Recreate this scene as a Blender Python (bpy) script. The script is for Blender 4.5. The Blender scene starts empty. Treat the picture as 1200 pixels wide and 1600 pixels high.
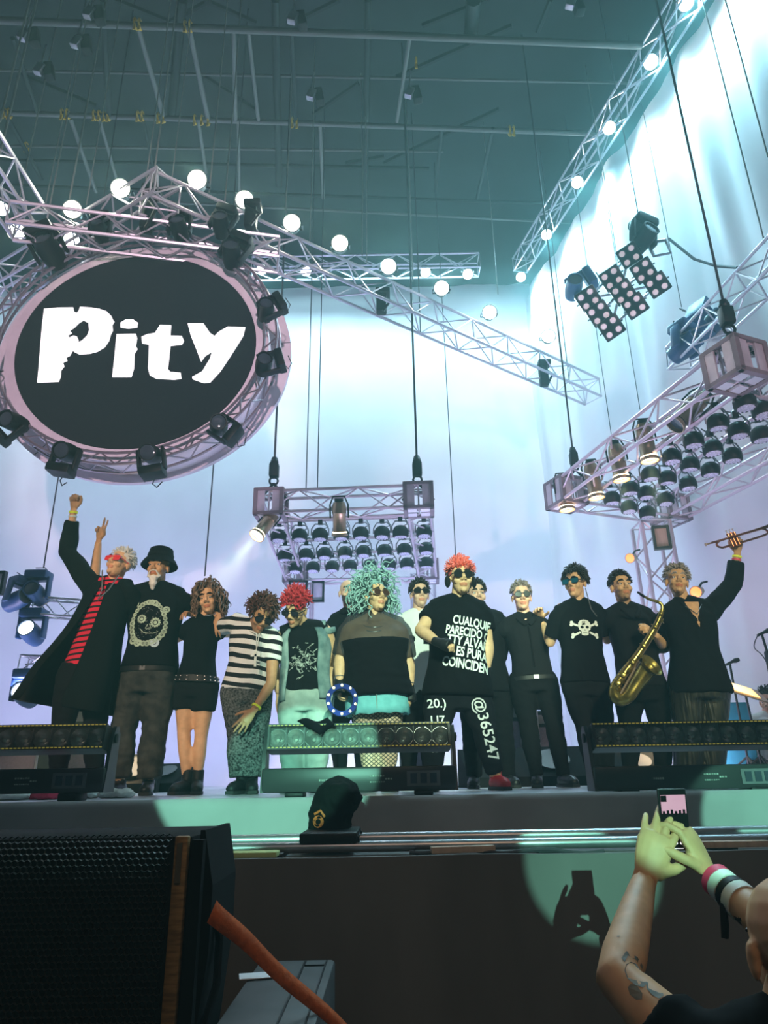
import bpy, bmesh, math, random
from mathutils import Vector as V, Matrix as M, noise, Euler
from mathutils.bvhtree import BVHTree
R = math.radians
PI = math.pi
random.seed(7)
sc = bpy.context.scene
col = sc.collection

# ------------------------------------------------------------------ camera
PITCH, ROLL, FPX = 20.7, -1.0, 1100.0
CAMZ = 0.09                                   # stage floor is z = 0, the camera is held just above it
cam_d = bpy.data.cameras.new('camera')
cam_d.sensor_fit = 'VERTICAL'; cam_d.sensor_height = 36.0; cam_d.lens = FPX / 1600 * 36
cam_d.clip_start = 0.05; cam_d.clip_end = 200
cam = bpy.data.objects.new('camera', cam_d); col.objects.link(cam)
CM = M.Translation((0, 0, CAMZ)) @ M.Rotation(R(90 + PITCH), 4, 'X') @ M.Rotation(R(ROLL), 4, 'Z')
cam.matrix_world = CM
sc.camera = cam
sc.cycles.use_denoising = True
sc.cycles.use_adaptive_sampling = True
sc.cycles.adaptive_threshold = 0.05
sc.cycles.max_bounces = 3
sc.cycles.diffuse_bounces = 2
sc.cycles.glossy_bounces = 2
sc.cycles.transparent_max_bounces = 6
sc.cycles.volume_bounces = 0
sc.cycles.sample_clamp_indirect = 4.0

# ------------------------------------------------------------------ world: night, thin stage haze
GROUND = -1.85
w = bpy.data.worlds.new('night'); sc.world = w; w.use_nodes = True
nt = w.node_tree
nt.nodes['Background'].inputs[0].default_value = (0.010, 0.012, 0.018, 1)
nt.nodes['Background'].inputs[1].default_value = 1.0
HAZE = 0.015
vs = nt.nodes.new('ShaderNodeVolumeScatter')
vs.inputs['Color'].default_value = (0.50, 0.92, 0.96, 1); vs.inputs['Density'].default_value = HAZE  # teal of the wash light is put into the scatter colour
vs.inputs['Anisotropy'].default_value = 0.25
nt.links.new(vs.outputs[0], nt.nodes['World Output'].inputs['Volume'])

sc.view_settings.view_transform = 'Standard'
sc.view_settings.look = 'None'
sc.view_settings.exposure = 0.0
sc.view_settings.gamma = 1.0
sc.view_settings.use_curve_mapping = False

def aim(o, loc, tgt):
    o.location = loc
    o.rotation_euler = (V(tgt) - V(loc)).to_track_quat('-Z', 'Y').to_euler()

def spot(name, loc, tgt, power, color, deg, blend=0.3, size=0.05):
    d = bpy.data.lights.new(name, 'SPOT'); d.energy = power; d.color = color
    d.spot_size = R(deg); d.spot_blend = blend; d.shadow_soft_size = size
    o = bpy.data.objects.new(name, d); col.objects.link(o); aim(o, loc, tgt)
    return o

def area(name, loc, tgt, power, color, sx, sy, spread=180):
    d = bpy.data.lights.new(name, 'AREA'); d.energy = power; d.color = color
    d.shape = 'RECTANGLE'; d.size = sx; d.size_y = sy; d.spread = R(spread)
    o = bpy.data.objects.new(name, d); col.objects.link(o); aim(o, loc, tgt)
    return o

YB = 13.0                                     # back drape
ZR = 10.5                                     # roof
CX = 3.25                                     # back right corner
WSL = 0.215                                   # side drape flare (x per y)
def wallx(y): return CX + (YB - y) * WSL

MINT = (0.30, 1.0, 0.72)
LILAC = (0.66, 0.62, 1.0)
CYAN = (0.60, 0.90, 1.0)
# wash of the cyclorama: flood bars behind the backline (floor) and behind the rear truss (top)
area('cyc_wash_floor', (-2.0, YB - 3.3, 0.25), (-2.0, YB, 3.8), 300, (0.47, 0.49, 1.0), 10.5, 0.25)
area('cyc_wash_top', (-2.0, YB - 1.5, 9.6), (-2.0, YB, 6.2), 540, (0.46, 0.86, 1.0), 10.5, 0.25)
area('side_wash_floor', (wallx(7) - 1.8, 7.0, 0.2), (wallx(7), 7.0, 4.5), 135, (0.66, 0.58, 1.0), 0.25, 6.5)
area('side_wash_left', (-6.6, 8.0, 0.2), (-8.2, 8.0, 4.5), 135, (0.62, 0.58, 1.0), 0.25, 6)
# front truss and follow spots; crowd_fill is an added soft fill
KEY = (0.62, 1.0, 0.72)
spot('front_spot_mint', (1.0, -4.5, 4.2), (0.28, 5.2, 1.2), 8200, KEY, 14.2, 0.35, 0.08)
spot('front_spot_warm', (-2.8, -4.5, 4.2), (-1.9, 5.3, 1.2), 3600, (1.0, 0.86, 0.62), 14.5, 0.6, 0.10)
spot('front_spot_right', (3.0, -4.5, 4.2), (2.0, 5.4, 1.2), 4200, (0.90, 1.0, 0.66), 13.5, 0.6, 0.10)
spot('lip_spot_left', (-0.9, -9, 3.2), (-0.655, 3.9, 0.25), 13000, MINT, 5.2, 0.08, 0.02)
spot('lip_spot_right', (2.0, -9, 3.4), (1.95, 3.9, -0.17), 11000, MINT, 3.3, 0.10, 0.02)
spot('apron_spot', (0.35, -7, 2.4), (0.77, 3.0, -0.23), 5200, MINT, 2.9, 0.12, 0.02)
spot('screen_wash', (2.6, -12, 1.2), (-2.7, 6.6, 4.9), 11000, (1.0, 0.82, 0.95), 15, 0.5, 0.2)
spot('frame_wash', (3.2, -12, 1.2), (2.6, 7.0, 4.4), 6000, (1.0, 0.80, 0.92), 13, 0.5, 0.2)
spot('crowd_warm', (1.0, -3, 4.5), (0.2, 3.0, -1.7), 170, (1.0, 0.62, 0.30), 38, 0.8, 0.3)
area('crowd_fill', (0, -6, 7), (0, 3, -0.5), 34, (0.80, 0.78, 1.0), 6, 3)

# ------------------------------------------------------------------ helpers
def ray(px, py):
    d = CM.to_3x3() @ V(((px - 600) / FPX, -(py - 800) / FPX, -1))
    return d
def at(px, py, y):                            # the point of the place seen at a pixel, standing at stage depth y
    d = ray(px, py); return V((0, 0, CAMZ)) + d * (y / d.y)
def atz(px, py, z):                           # the same at a known height
    d = ray(px, py); return V((0, 0, CAMZ)) + d * ((z - CAMZ) / d.z)

def mat(name, c, rough=0.6, metal=0.0, spec=0.4, var=0.12, scale=6.0, emit=None, es=1.0, bump=0.0, c2=None, alpha=1.0, sheen=0.0, stretch=None, obj=True):
    m = bpy.data.materials.new(name); m.use_nodes = True
    n = m.node_tree; b = n.nodes['Principled BSDF']
    b.inputs['Roughness'].default_value = rough; b.inputs['Metallic'].default_value = metal
    b.inputs['Specular IOR Level'].default_value = spec
    if sheen: b.inputs['Sheen Weight'].default_value = sheen
    if alpha < 1: b.inputs['Alpha'].default_value = alpha
    tc = n.nodes.new('ShaderNodeTexCoord')
    nz = n.nodes.new('ShaderNodeTexNoise'); nz.inputs['Scale'].default_value = scale; nz.inputs['Detail'].default_value = 3
    if stretch:
        mp = n.nodes.new('ShaderNodeMapping'); mp.inputs['Scale'].default_value = stretch
        n.links.new(tc.outputs['Object'], mp.inputs[0]); n.links.new(mp.outputs[0], nz.inputs['Vector'])
    else:
        n.links.new(tc.outputs['Object'], nz.inputs['Vector'])
    rp = n.nodes.new('ShaderNodeValToRGB')
    lo = [max(0, x * (1 - var)) for x in c]; hi = [min(1, x * (1 + var)) for x in c]
    if c2: hi = c2; lo = c
    rp.color_ramp.elements[0].position = 0.35; rp.color_ramp.elements[1].position = 0.65
    rp.color_ramp.elements[0].color = (*lo, 1); rp.color_ramp.elements[1].color = (*hi, 1)
    n.links.new(nz.outputs['Fac'], rp.inputs[0]); n.links.new(rp.outputs[0], b.inputs['Base Color'])
    if bump:
        bp = n.nodes.new('ShaderNodeBump'); bp.inputs['Strength'].default_value = bump; bp.inputs['Distance'].default_value = 0.01
        n.links.new(nz.outputs['Fac'], bp.inputs['Height']); n.links.new(bp.outputs[0], b.inputs['Normal'])
    if emit:
        b.inputs['Emission Color'].default_value = (*emit, 1); b.inputs['Emission Strength'].default_value = es
    return m

K = {}
K['steel'] = mat('steel', (0.42, 0.42, 0.45), 0.35, 0.85)
K['truss'] = mat('truss_aluminium', (0.62, 0.60, 0.66), 0.38, 0.6)
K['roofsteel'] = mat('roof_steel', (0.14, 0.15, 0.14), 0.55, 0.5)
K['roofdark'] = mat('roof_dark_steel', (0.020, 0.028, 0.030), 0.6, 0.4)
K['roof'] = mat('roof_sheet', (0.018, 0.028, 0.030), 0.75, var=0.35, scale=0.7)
K['yellow'] = mat('yellow_strap', (0.75, 0.50, 0.06), 0.6)
K['black'] = mat('black_plastic', (0.008, 0.008, 0.010), 0.5, spec=.25)
K['blackm'] = mat('black_metal', (0.012, 0.012, 0.014), 0.4, 0.3)
K['navy'] = mat('blue_lit_housing', (0.02, 0.06, 0.16), 0.4)  # blue light falling on the moving heads is put into this colour
K['cable'] = mat('dark_cable', (0.04, 0.04, 0.05), 0.6)
K['wirerope'] = mat('wire_rope', (0.30, 0.30, 0.28), 0.5, 0.5)
K['drape'] = mat('white_drape', (0.74, 0.74, 0.76), 0.9, var=0.05, scale=0.8)
K['white'] = mat('white_paint', (0.78, 0.76, 0.80), 0.6, var=0.05)
K['lampglow'] = mat('flood_glow', (1, 1, 0.9), 0.5, emit=(0.95, 1.0, 0.80), es=90)
K['lampcyan'] = mat('flood_glow_cyan', (1, 1, 1), 0.5, emit=(0.80, 0.97, 1.0), es=110)
K['lampwarm'] = mat('tungsten_glow', (1, 0.9, 0.7), 0.5, emit=(1.0, 0.78, 0.40), es=16)
K['parlens'] = mat('par_lens', (0.62, 0.60, 0.72), 0.25, var=0.25, scale=60)
K['lens'] = mat('dark_glass_lens', (0.05, 0.06, 0.08), 0.08, spec=0.8)
K['brass'] = mat('copper_can', (0.42, 0.30, 0.20), 0.32, 0.85)
K['grey'] = mat('grey_plastic', (0.12, 0.12, 0.13), 0.5)

class MB:
    """collects simple shapes; build() links them as one mesh object"""
    def __init__(s): s.v = []; s.f = []; s.mi = []
    def add(s, vs, fs, mi=0):
        o = len(s.v); s.v += [V(p) for p in vs]; s.f += [tuple(i + o for i in f) for f in fs]; s.mi += [mi] * len(fs)
        return s
    def box(s, c, sz, rot=None, mi=0):
        hx, hy, hz = sz[0] / 2, sz[1] / 2, sz[2] / 2
        vs = [V((x, y, z)) for x in (-hx, hx) for y in (-hy, hy) for z in (-hz, hz)]
        if rot is not None: vs = [rot @ p for p in vs]
        return s.add([p + V(c) for p in vs], [(0, 1, 3, 2), (4, 6, 7, 5), (0, 4, 5, 1), (2, 3, 7, 6), (0, 2, 6, 4), (1, 5, 7, 3)], mi)
    def bbox(s, c, sz, b=0.01, rot=None, mi=0):      # box with chamfered edges
        hx, hy, hz = sz[0] / 2, sz[1] / 2, sz[2] / 2
        b = min(b, hx * .9, hy * .9, hz * .9)
        bm = bmesh.new(); bmesh.ops.create_cube(bm, size=1)
        for q in bm.verts: q.co = V((q.co.x * sz[0], q.co.y * sz[1], q.co.z * sz[2]))
        bmesh.ops.bevel(bm, geom=bm.edges[:], offset=b, segments=2, affect='EDGES', profile=0.5)
        bm.verts.index_update()
        vs = [(rot @ q.co if rot is not None else q.co.copy()) + V(c) for q in bm.verts]
        fs = [[q.index for q in f.verts] for f in bm.faces]; bm.free()
        return s.add(vs, fs, mi)
    def tube(s, pts, rad, n=8, mi=0, cap=True, ell=1.0, up=None):
        pts = [V(p) for p in pts]
        if not hasattr(rad, '__len__'): rad = [rad] * len(pts)
        u = None; vs = []; fs = []
        for i, p in enumerate(pts):
            d = (pts[min(i + 1, len(pts) - 1)] - pts[max(i - 1, 0)])
            d = d.normalized() if d.length > 1e-9 else V((0, 0, 1))
            if u is None:
                ref = V(up) if up is not None else (V((0, 0, 1)) if abs(d.z) < .9 else V((0, 1, 0)))
                u = d.cross(ref).normalized()
            else:
                u = (u - d * u.dot(d)); u = u.normalized() if u.length > 1e-6 else d.orthogonal().normalized()
            t = d.cross(u)
            for k in range(n):
                a = 2 * PI * k / n
                vs.append(p + u * (math.cos(a) * rad[i]) + t * (math.sin(a) * rad[i] * ell))
        for i in range(len(pts) - 1):
            for k in range(n):
                a, b = i * n + k, i * n + (k + 1) % n
                fs.append((a, b, b + n, a + n))
        if cap:
            fs.append(tuple(range(n - 1, -1, -1))); fs.append(tuple(range((len(pts) - 1) * n, len(pts) * n)))
        return s.add(vs, fs, mi)
    def lathe(s, prof, mtx=None, n=16, mi=0, cap=True):
        vs = []; fs = []
        mtx = mtx or M()
        for r, z in prof:
            for k in range(n):
                a = 2 * PI * k / n; vs.append(mtx @ V((r * math.cos(a), r * math.sin(a), z)))
        for i in range(len(prof) - 1):
            for k in range(n):
                a, b = i * n + k, i * n + (k + 1) % n
                fs.append((a, b, b + n, a + n))
        if cap:
            fs.append(tuple(range(n - 1, -1, -1))); fs.append(tuple(range((len(prof) - 1) * n, len(prof) * n)))
        return s.add(vs, fs, mi)
    def ball(s, c, r, n=10, mi=0, rot=None):
        if not hasattr(r, '__len__'): r = (r, r, r)
        vs = []; fs = []; m = n // 2 + 1
        for i in range(m + 1):
            t = PI * i / m; t = min(max(t, 0.02), PI - 0.02)
            for k in range(n):
                a = 2 * PI * k / n
                p = V((r[0] * math.sin(t) * math.cos(a), r[1] * math.sin(t) * math.sin(a), r[2] * math.cos(t)))
                vs.append((rot @ p if rot is not None else p) + V(c))
        for i in range(m):
            for k in range(n):
                a, b = i * n + k, i * n + (k + 1) % n
                fs.append((a, a + n, b + n, b))
        fs.append(tuple(range(n))); fs.append(tuple(range((m + 1) * n - 1, m * n - 1, -1)))
        return s.add(vs, fs, mi)
    def prism(s, poly, depth, mtx=None, mi=0):       # 2-D polygon (x,y) extruded along z
        mtx = mtx or M(); n = len(poly)
        vs = [mtx @ V((x, y, 0)) for x, y in poly] + [mtx @ V((x, y, depth)) for x, y in poly]
        fs = [tuple(range(n - 1, -1, -1)), tuple(range(n, 2 * n))] + [(i, (i + 1) % n, (i + 1) % n + n, i + n) for i in range(n)]
        return s.add(vs, fs, mi)
    def mesh(s, name):
        me = bpy.data.meshes.new(name); me.from_pydata([tuple(p) for p in s.v], [], s.f); me.update(); return me
    def build(s, name, m, parent=None, smooth=True, ang=40):
        me = s.mesh(name)
        for q in (m if isinstance(m, (list, tuple)) else [m]): me.materials.append(K[q] if isinstance(q, str) else q)
        if len(me.materials) > 1: me.polygons.foreach_set('material_index', s.mi)
        bm = bmesh.new(); bm.from_mesh(me); bmesh.ops.recalc_face_normals(bm, faces=bm.faces[:]); bm.to_mesh(me); bm.free()
        if smooth:
            me.polygons.foreach_set('use_smooth', [True] * len(me.polygons))
            me.set_sharp_from_angle(angle=R(ang))
        return put(name, me, parent)

WM = {}                                              # world matrices of parents
def put(name, data, parent=None, mtx=None):
    o = bpy.data.objects.new(name, data); col.objects.link(o)
    if parent is not None:
        o.parent = parent; o.matrix_parent_inverse = WM.get(parent.name, M()).inverted()
    if mtx is not None: o.matrix_basis = mtx
    WM[o.name] = mtx.copy() if mtx is not None else M()
    return o
def tag(o, label, cat, group=None, kind=None):
    o['label'] = label
    if cat: o['category'] = cat
    if group: o['group'] = group
    if kind: o['kind'] = kind
    return o
def thing(name, label, cat, loc=(0, 0, 0), group=None):
    o = bpy.data.objects.new(name, None); col.objects.link(o); o.location = loc; o.empty_display_size = 0.1
    WM[o.name] = M.Translation(loc); return tag(o, label, cat, group)
def struct(o, label=None):
    o['kind'] = 'structure'
    if label: o['label'] = label
    return o
def kids(o): return [c for c in bpy.data.objects if c.parent == o]
KID = {}
def family(root):
    if root.name not in KID: KID[root.name] = [(c, kids(c)) for c in kids(root)]
    return KID[root.name]
def dup(root, mtx, label, group=None):
    r = root.copy(); col.objects.link(r); r.matrix_basis = mtx; WM[r.name] = mtx.copy(); r['label'] = label
    if group: r['group'] = group
    for ch, sub in family(root):
        c = ch.copy(); col.objects.link(c); c.parent = r
        for g in sub:
            d = g.copy(); col.objects.link(d); d.parent = c
    return r
def frame(loc, z, x=(1, 0, 0)):                      # matrix with given z axis
    z = V(z).normalized(); x = V(x); y = z.cross(x)
    if y.length < 1e-5: y = z.orthogonal()
    y.normalize(); x = y.cross(z)
    return M(((x.x, y.x, z.x, loc[0]), (x.y, y.y, z.y, loc[1]), (x.z, y.z, z.z, loc[2]), (0, 0, 0, 1)))

UNIT = {}
def unit_tube(m, n=6):
    k = (m, n)
    if k not in UNIT:
        b = MB().lathe([(1, 0), (1, 1)], n=n); me = b.mesh('tube_' + m); me.materials.append(K[m])
        me.polygons.foreach_set('use_smooth', [True] * len(me.polygons)); me.set_sharp_from_angle(angle=R(50)); UNIT[k] = me
    return UNIT[k]
def rod(name, a, b, r, m, parent, n=6):              # a straight pipe that shares one mesh
    a, b = V(a), V(b); L = (b - a).length
    q = frame(a, b - a) @ M.Diagonal((r, r, L, 1))
    return put(name, unit_tube(m, n), parent, q)

def truss(label, a, b, wd=0.3, ht=0.3, step=0.42, r=0.022, rb=0.011, m='truss', up=(0, 0, 1), group='lighting trusses', name='box_truss', faces='tbfr', parent=None):
    a, b = V(a), V(b); d = (b - a).normalized(); s = d.cross(V(up)).normalized(); u = s.cross(d)
    if parent is None: t = thing(name, label, 'truss', a, group)
    else:
        t = bpy.data.objects.new(name, None); col.objects.link(t); t.parent = parent; t.empty_display_size = .1
        t.matrix_parent_inverse = WM[parent.name].inverted(); WM[t.name] = M()
    c = [(-wd / 2, -ht / 2), (wd / 2, -ht / 2), (wd / 2, ht / 2), (-wd / 2, ht / 2)]
    P = lambda k, q: q + s * c[k][0] + u * c[k][1]
    for k in range(4): rod('chord', P(k, a), P(k, b), r, m, t)
    n = max(2, round((b - a).length / step))
    for i in range(n):
        p, q = a.lerp(b, i / n), a.lerp(b, (i + 1) / n)
        for k, ch in enumerate('bftr'):
            if ch not in faces: continue
            k2 = (k + 1) % 4
            if (i + k) % 2: rod('brace', P(k, p), P(k2, q), rb, m, t, 5)
            else: rod('brace', P(k2, p), P(k, q), rb, m, t, 5)
    for q in (a, b):
        for k in range(4): rod('end_brace', P(k, q), P((k + 1) % 4, q), rb, m, t, 5)
    return t
# ------------------------------------------------------------------ the setting
def drape(name, a, b, z0, z1, folds, amp, nu, nv, label, thick=0.015):
    a, b = V((a[0], a[1], 0)), V((b[0], b[1], 0)); L = (b - a).length; d = (b - a) / L; n = V((d.y, -d.x, 0))
    vs = []; fs = []
    for side in (0, 1):
        for j in range(nv + 1):
            v = j / nv
            for i in range(nu + 1):
                u = i / nu; x = u * L
                o = amp * (math.sin(x * folds + 1.3 * math.sin(v * 3 + x)) * 0.5 + noise.noise(V((x * 1.1, v * 2.3, 3.1))) * 1.6 + 0.5 * noise.noise(V((x * 3.0, v * 1.2, 9))))
                p = a + d * x + n * (o - side * thick); p.z = z0 + (z1 - z0) * v
                if v == 1 or v == 0: p.z += 0.06 * noise.noise(V((x * 2, 5, 1)))
                vs.append(p)
    N = (nu + 1) * (nv + 1)
    for s in (0, 1):
        for j in range(nv):
            for i in range(nu):
                q = s * N + j * (nu + 1) + i
                fs.append((q, q + 1, q + nu + 2, q + nu + 1))
    m = MB().add(vs, fs)
    o = m.build(name, 'drape', smooth=True, ang=80)
    return struct(o, label)

seam_x = [-7.6, -5.4, -3.2, -1.0, 1.2, CX + 0.05]
wb = drape('wall_back', (-8.6, YB), (CX + .1, YB), 0, ZR - 0.1, 1.2, 0.035, 140, 24, 'white cloth cyclorama hanging across the back of the stage')
wr = drape('wall_right', (CX, YB), (wallx(1.0), 1.0), 0, 10.0, 1.9, 0.11, 160, 24, 'white cloth drape running along the side of the stage')
wl = drape('wall_left', (-8.2, 2.0), (-8.2, YB), 0, ZR - 0.3, 1.5, 0.06, 90, 12, 'white cloth drape at the other side of the stage')
K['floorwhite'] = mat('stage_floor_vinyl', (0.62, 0.60, 0.66), 0.30, spec=0.5, var=0.06, scale=1.5)
K['apron'] = mat('apron_cloth', (0.16, 0.15, 0.15), 0.85, var=0.15, scale=2.5, stretch=(1.2, 1, .35))
K['apronlip'] = mat('apron_lip_cloth', (0.34, 0.33, 0.34), 0.8, var=0.1, scale=3.0)
K['groundm'] = mat('arena_ground', (0.05, 0.045, 0.04), 0.9, var=0.3)
YE, YL = 3.9, 3.0                                     # stage lip, lower platform lip
ZL = at(600, 1340, YL).z                              # lower platform height
struct(MB().box((-1.0, (YE + YB + .3) / 2, -0.06), (16, YB + .3 - YE, 0.12)).build('floor', 'floorwhite', smooth=False), 'pale vinyl stage floor')
struct(MB().box((0, 2, GROUND - 0.05), (40, 44, 0.1)).build('ground', 'groundm', smooth=False), 'dark arena ground in front of the stage')
def cloth_front(name, y, z0, z1, m, label, wave, x0=-7.5, x1=7.5):
    nu, nv = 150, 8; vs = []; fs = []
    for s in (0, 1):
        for j in range(nv + 1):
            for i in range(nu + 1):
                x = x0 + (x1 - x0) * i / nu; v = j / nv
                yy = y + wave * (noise.noise(V((x * 1.1, v * .8, y))) + .5 * noise.noise(V((x * 3.1, v, 7)))) * (1.3 - v)
                z = z0 + (z1 - z0) * v
                if j == nv: z += 0.004 + 0.010 * max(0, noise.noise(V((x * 1.6, 2, y)))); yy += 0.012
                vs.append((x, yy + s * 0.02, z))
    N = (nu + 1) * (nv + 1)
    for s in (0, 1):
        for j in range(nv):
            for i in range(nu): q = s * N + j * (nu + 1) + i; fs.append((q, q + 1, q + nu + 2, q + nu + 1))
    for i in range(nu): q = nv * (nu + 1) + i; fs.append((q, q + 1, q + 1 + N, q + N))
    return struct(MB().add(vs, fs).build(name, m, ang=70), label)
cloth_front('wall_stage_front', YE - .03, ZL - .02, 0.0, 'apronlip', 'grey cloth along the upper stage lip', 0.015)
cloth_front('wall_apron', YL - .03, GROUND, ZL, 'apron', 'dark cloth skirt hanging below the camera track', 0.05)
struct(MB().box((0, (YL + YE) / 2, ZL - 0.04), (15, YE - YL - 0.04, 0.06)).build('floor_platform', 'apron', smooth=False), 'lower platform in front of the stage lip')

# roof: sheeting, rafters and purlin pipes
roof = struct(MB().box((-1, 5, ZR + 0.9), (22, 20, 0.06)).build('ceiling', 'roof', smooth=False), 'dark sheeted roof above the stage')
def line(p, q, z, ext=0.0):
    a, b = atz(*p, z), atz(*q, z); d = (b - a)
    return a - d * ext, b + d * ext
# long purlin pipes (pixel ends at roof height)
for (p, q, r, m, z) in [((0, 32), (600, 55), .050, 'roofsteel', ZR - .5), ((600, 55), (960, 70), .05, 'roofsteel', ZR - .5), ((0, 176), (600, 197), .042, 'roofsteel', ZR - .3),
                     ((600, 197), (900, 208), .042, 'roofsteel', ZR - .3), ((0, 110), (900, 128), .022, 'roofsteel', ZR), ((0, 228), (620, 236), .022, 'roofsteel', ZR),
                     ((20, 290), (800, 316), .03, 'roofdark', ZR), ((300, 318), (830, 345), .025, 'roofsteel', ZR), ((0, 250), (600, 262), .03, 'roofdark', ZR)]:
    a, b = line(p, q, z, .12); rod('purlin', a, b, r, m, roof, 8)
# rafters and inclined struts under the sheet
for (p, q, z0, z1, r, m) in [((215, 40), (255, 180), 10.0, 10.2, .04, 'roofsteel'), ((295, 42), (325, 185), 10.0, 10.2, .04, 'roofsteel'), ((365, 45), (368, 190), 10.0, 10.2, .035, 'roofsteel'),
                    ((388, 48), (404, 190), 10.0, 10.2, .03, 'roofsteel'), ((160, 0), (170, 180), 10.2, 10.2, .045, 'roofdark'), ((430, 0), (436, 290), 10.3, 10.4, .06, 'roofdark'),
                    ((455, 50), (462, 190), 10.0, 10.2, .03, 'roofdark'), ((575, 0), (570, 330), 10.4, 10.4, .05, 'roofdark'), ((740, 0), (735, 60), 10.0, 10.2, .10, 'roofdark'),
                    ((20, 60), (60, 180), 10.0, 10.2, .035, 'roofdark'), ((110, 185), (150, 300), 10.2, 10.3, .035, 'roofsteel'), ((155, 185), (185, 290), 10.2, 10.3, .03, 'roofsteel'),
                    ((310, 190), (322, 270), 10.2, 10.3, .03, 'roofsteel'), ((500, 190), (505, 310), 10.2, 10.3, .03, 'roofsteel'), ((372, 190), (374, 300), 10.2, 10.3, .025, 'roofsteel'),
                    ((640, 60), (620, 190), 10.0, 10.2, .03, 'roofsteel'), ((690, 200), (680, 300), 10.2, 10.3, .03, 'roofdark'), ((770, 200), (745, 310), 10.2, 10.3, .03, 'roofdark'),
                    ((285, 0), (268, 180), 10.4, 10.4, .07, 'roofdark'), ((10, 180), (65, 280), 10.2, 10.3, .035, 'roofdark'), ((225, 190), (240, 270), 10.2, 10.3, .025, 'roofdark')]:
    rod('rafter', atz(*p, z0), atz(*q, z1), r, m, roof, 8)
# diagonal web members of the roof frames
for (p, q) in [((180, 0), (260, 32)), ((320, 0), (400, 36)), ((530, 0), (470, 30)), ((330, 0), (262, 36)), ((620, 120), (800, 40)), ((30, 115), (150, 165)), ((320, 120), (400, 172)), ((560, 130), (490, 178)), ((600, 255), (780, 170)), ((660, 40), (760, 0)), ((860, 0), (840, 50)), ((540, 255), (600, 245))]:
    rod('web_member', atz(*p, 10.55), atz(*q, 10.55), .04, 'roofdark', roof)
# yellow ratchet straps round the pipes
for (px, py, z) in [(212, 37, 10.0), (219, 38, 10.0), (290, 41, 10.0), (298, 41, 10.0), (8, 176, 10.2), (15, 177, 10.2), (98, 178, 10.2), (106, 178, 10.2), (148, 180, 10.2), (156, 180, 10.2), (163, 181, 10.2), (170, 181, 10.2),
                    (216, 181, 10.2), (223, 181, 10.2), (248, 184, 10.2), (256, 184, 10.2), (305, 187, 10.2), (316, 187, 10.2), (326, 188, 10.2), (457, 191, 10.2), (464, 192, 10.2), (42, 229, 10.5), (796, 204, 10.2), (802, 204, 10.2), (650, 98, 10.3)]:
    c = atz(px, py, z); b = MB()
    b.tube([c + V((0, .07 * math.cos(t), .07 * math.sin(t))) for t in [k * PI / 4 for k in range(9)]], .016, 4, cap=False)
    b.box(c + V((0, -.03, -.10)), (.035, .012, .12)); b.build('strap', 'yellow', roof)

# ------------------------------------------------------------------ trusses
ZT = 6.2
T = {}
T['arm'] = (atz(228, 300, ZT), atz(925, 612, ZT))
truss('long aluminium box truss slanting down across the picture centre with flood lamps', *T['arm'], .34, .34, .36)
T['larm'] = (atz(262, 296, ZT), atz(-40, 470, ZT))
truss('aluminium truss arm slanting behind the round screen towards the picture edge', *T['larm'], .34, .34, .36)
T['mid'] = (atz(18, 345, ZT - .35), atz(435, 398, ZT - .35))
truss('straight horizontal truss right above the round screen', *T['mid'], .28, .28, .34)
T['lcorner'] = (atz(48, 352, ZT), atz(-75, 165, ZT))
truss('pale truss entering at the upper edge beside the roof pipes', *T['lcorner'], .36, .36, .4)
T['back'] = (at(395, 420, 11.6), at(748, 414, 11.6))
truss('hazy rear truss hanging high in front of the back drape', *T['back'], .3, .34, .42)
p0, p1 = at(808, 428, 12.2), None
ztr = p0.z - .15
def on_wall(px, py, off):                            # point on the side drape line under a pixel
    d = ray(px, py); y = 5.0
    for _ in range(60):
        x = wallx(y) - off; y = y + 0.5 * ((x / d.x) * d.y - y)
    return V((0, 0, CAMZ)) + d * (y / d.y)
pa, pb = on_wall(812, 415, .45), on_wall(1062, 18, .45)
pa2, pb2 = pa, pb + (pb - pa) * .35
truss('long truss along the top of the side drape carrying wash lamps', pa2, pb2, .3, .3, .45)
# ------------------------------------------------------------------ round screen
from mathutils.geometry import tessellate_polygon
YS = 6.6
sc_c = at(215, 547, YS); d_s = (at(401, 547, YS) - at(29, 547, YS)).x / 2
CIR = lambda r, n, y=YS, c=None: [V((( c or sc_c).x + r * math.cos(2 * PI * k / n), y, (c or sc_c).z + r * math.sin(2 * PI * k / n))) for k in range(n + 1)]
K['ledblack'] = mat('led_screen_black', (0.007, 0.006, 0.008), 0.6, spec=.1, emit=(0.10, 0.085, 0.115), es=0.10, var=.2, scale=30)
K['ledwhite'] = mat('led_screen_white', (0.9, 0.9, 0.9), 0.5, emit=(0.98, 0.98, 1.0), es=1.25)
K['pinkwhite'] = mat('ring_panel_white', (0.80, 0.72, 0.80), 0.55, var=.06)
scr = thing('round_screen', 'round black stage screen showing a white rough-edged band name', 'screen', sc_c)
YX = M.Rotation(R(90), 4, 'X')
fr = M.Translation(sc_c) @ YX @ M.Diagonal((1, .94, 1, 1))                                    # local z points to the audience (-Y)
MB().lathe([(d_s, 0), (d_s, .05)], fr, 96).build('screen_face', 'ledblack', scr)
MB().lathe([(d_s * 1.001, -.12), (d_s * 1.10, -.14), (d_s * 1.10, .02), (d_s * 1.001, .055)], fr, 96, cap=False).build('inner_ring', 'pinkwhite', scr)
cb = at(226, 561, YS + .7); db = (at(455, 561, YS + .7) - cb).x; frb = M.Translation(cb) @ YX @ M.Diagonal((1, .93, 1, 1))
MB().lathe([(0.01, -.02), (db, -.02), (db, .04), (0.01, .04)], frb, 96, cap=False).build('backing_disc', 'pinkwhite', scr)
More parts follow.
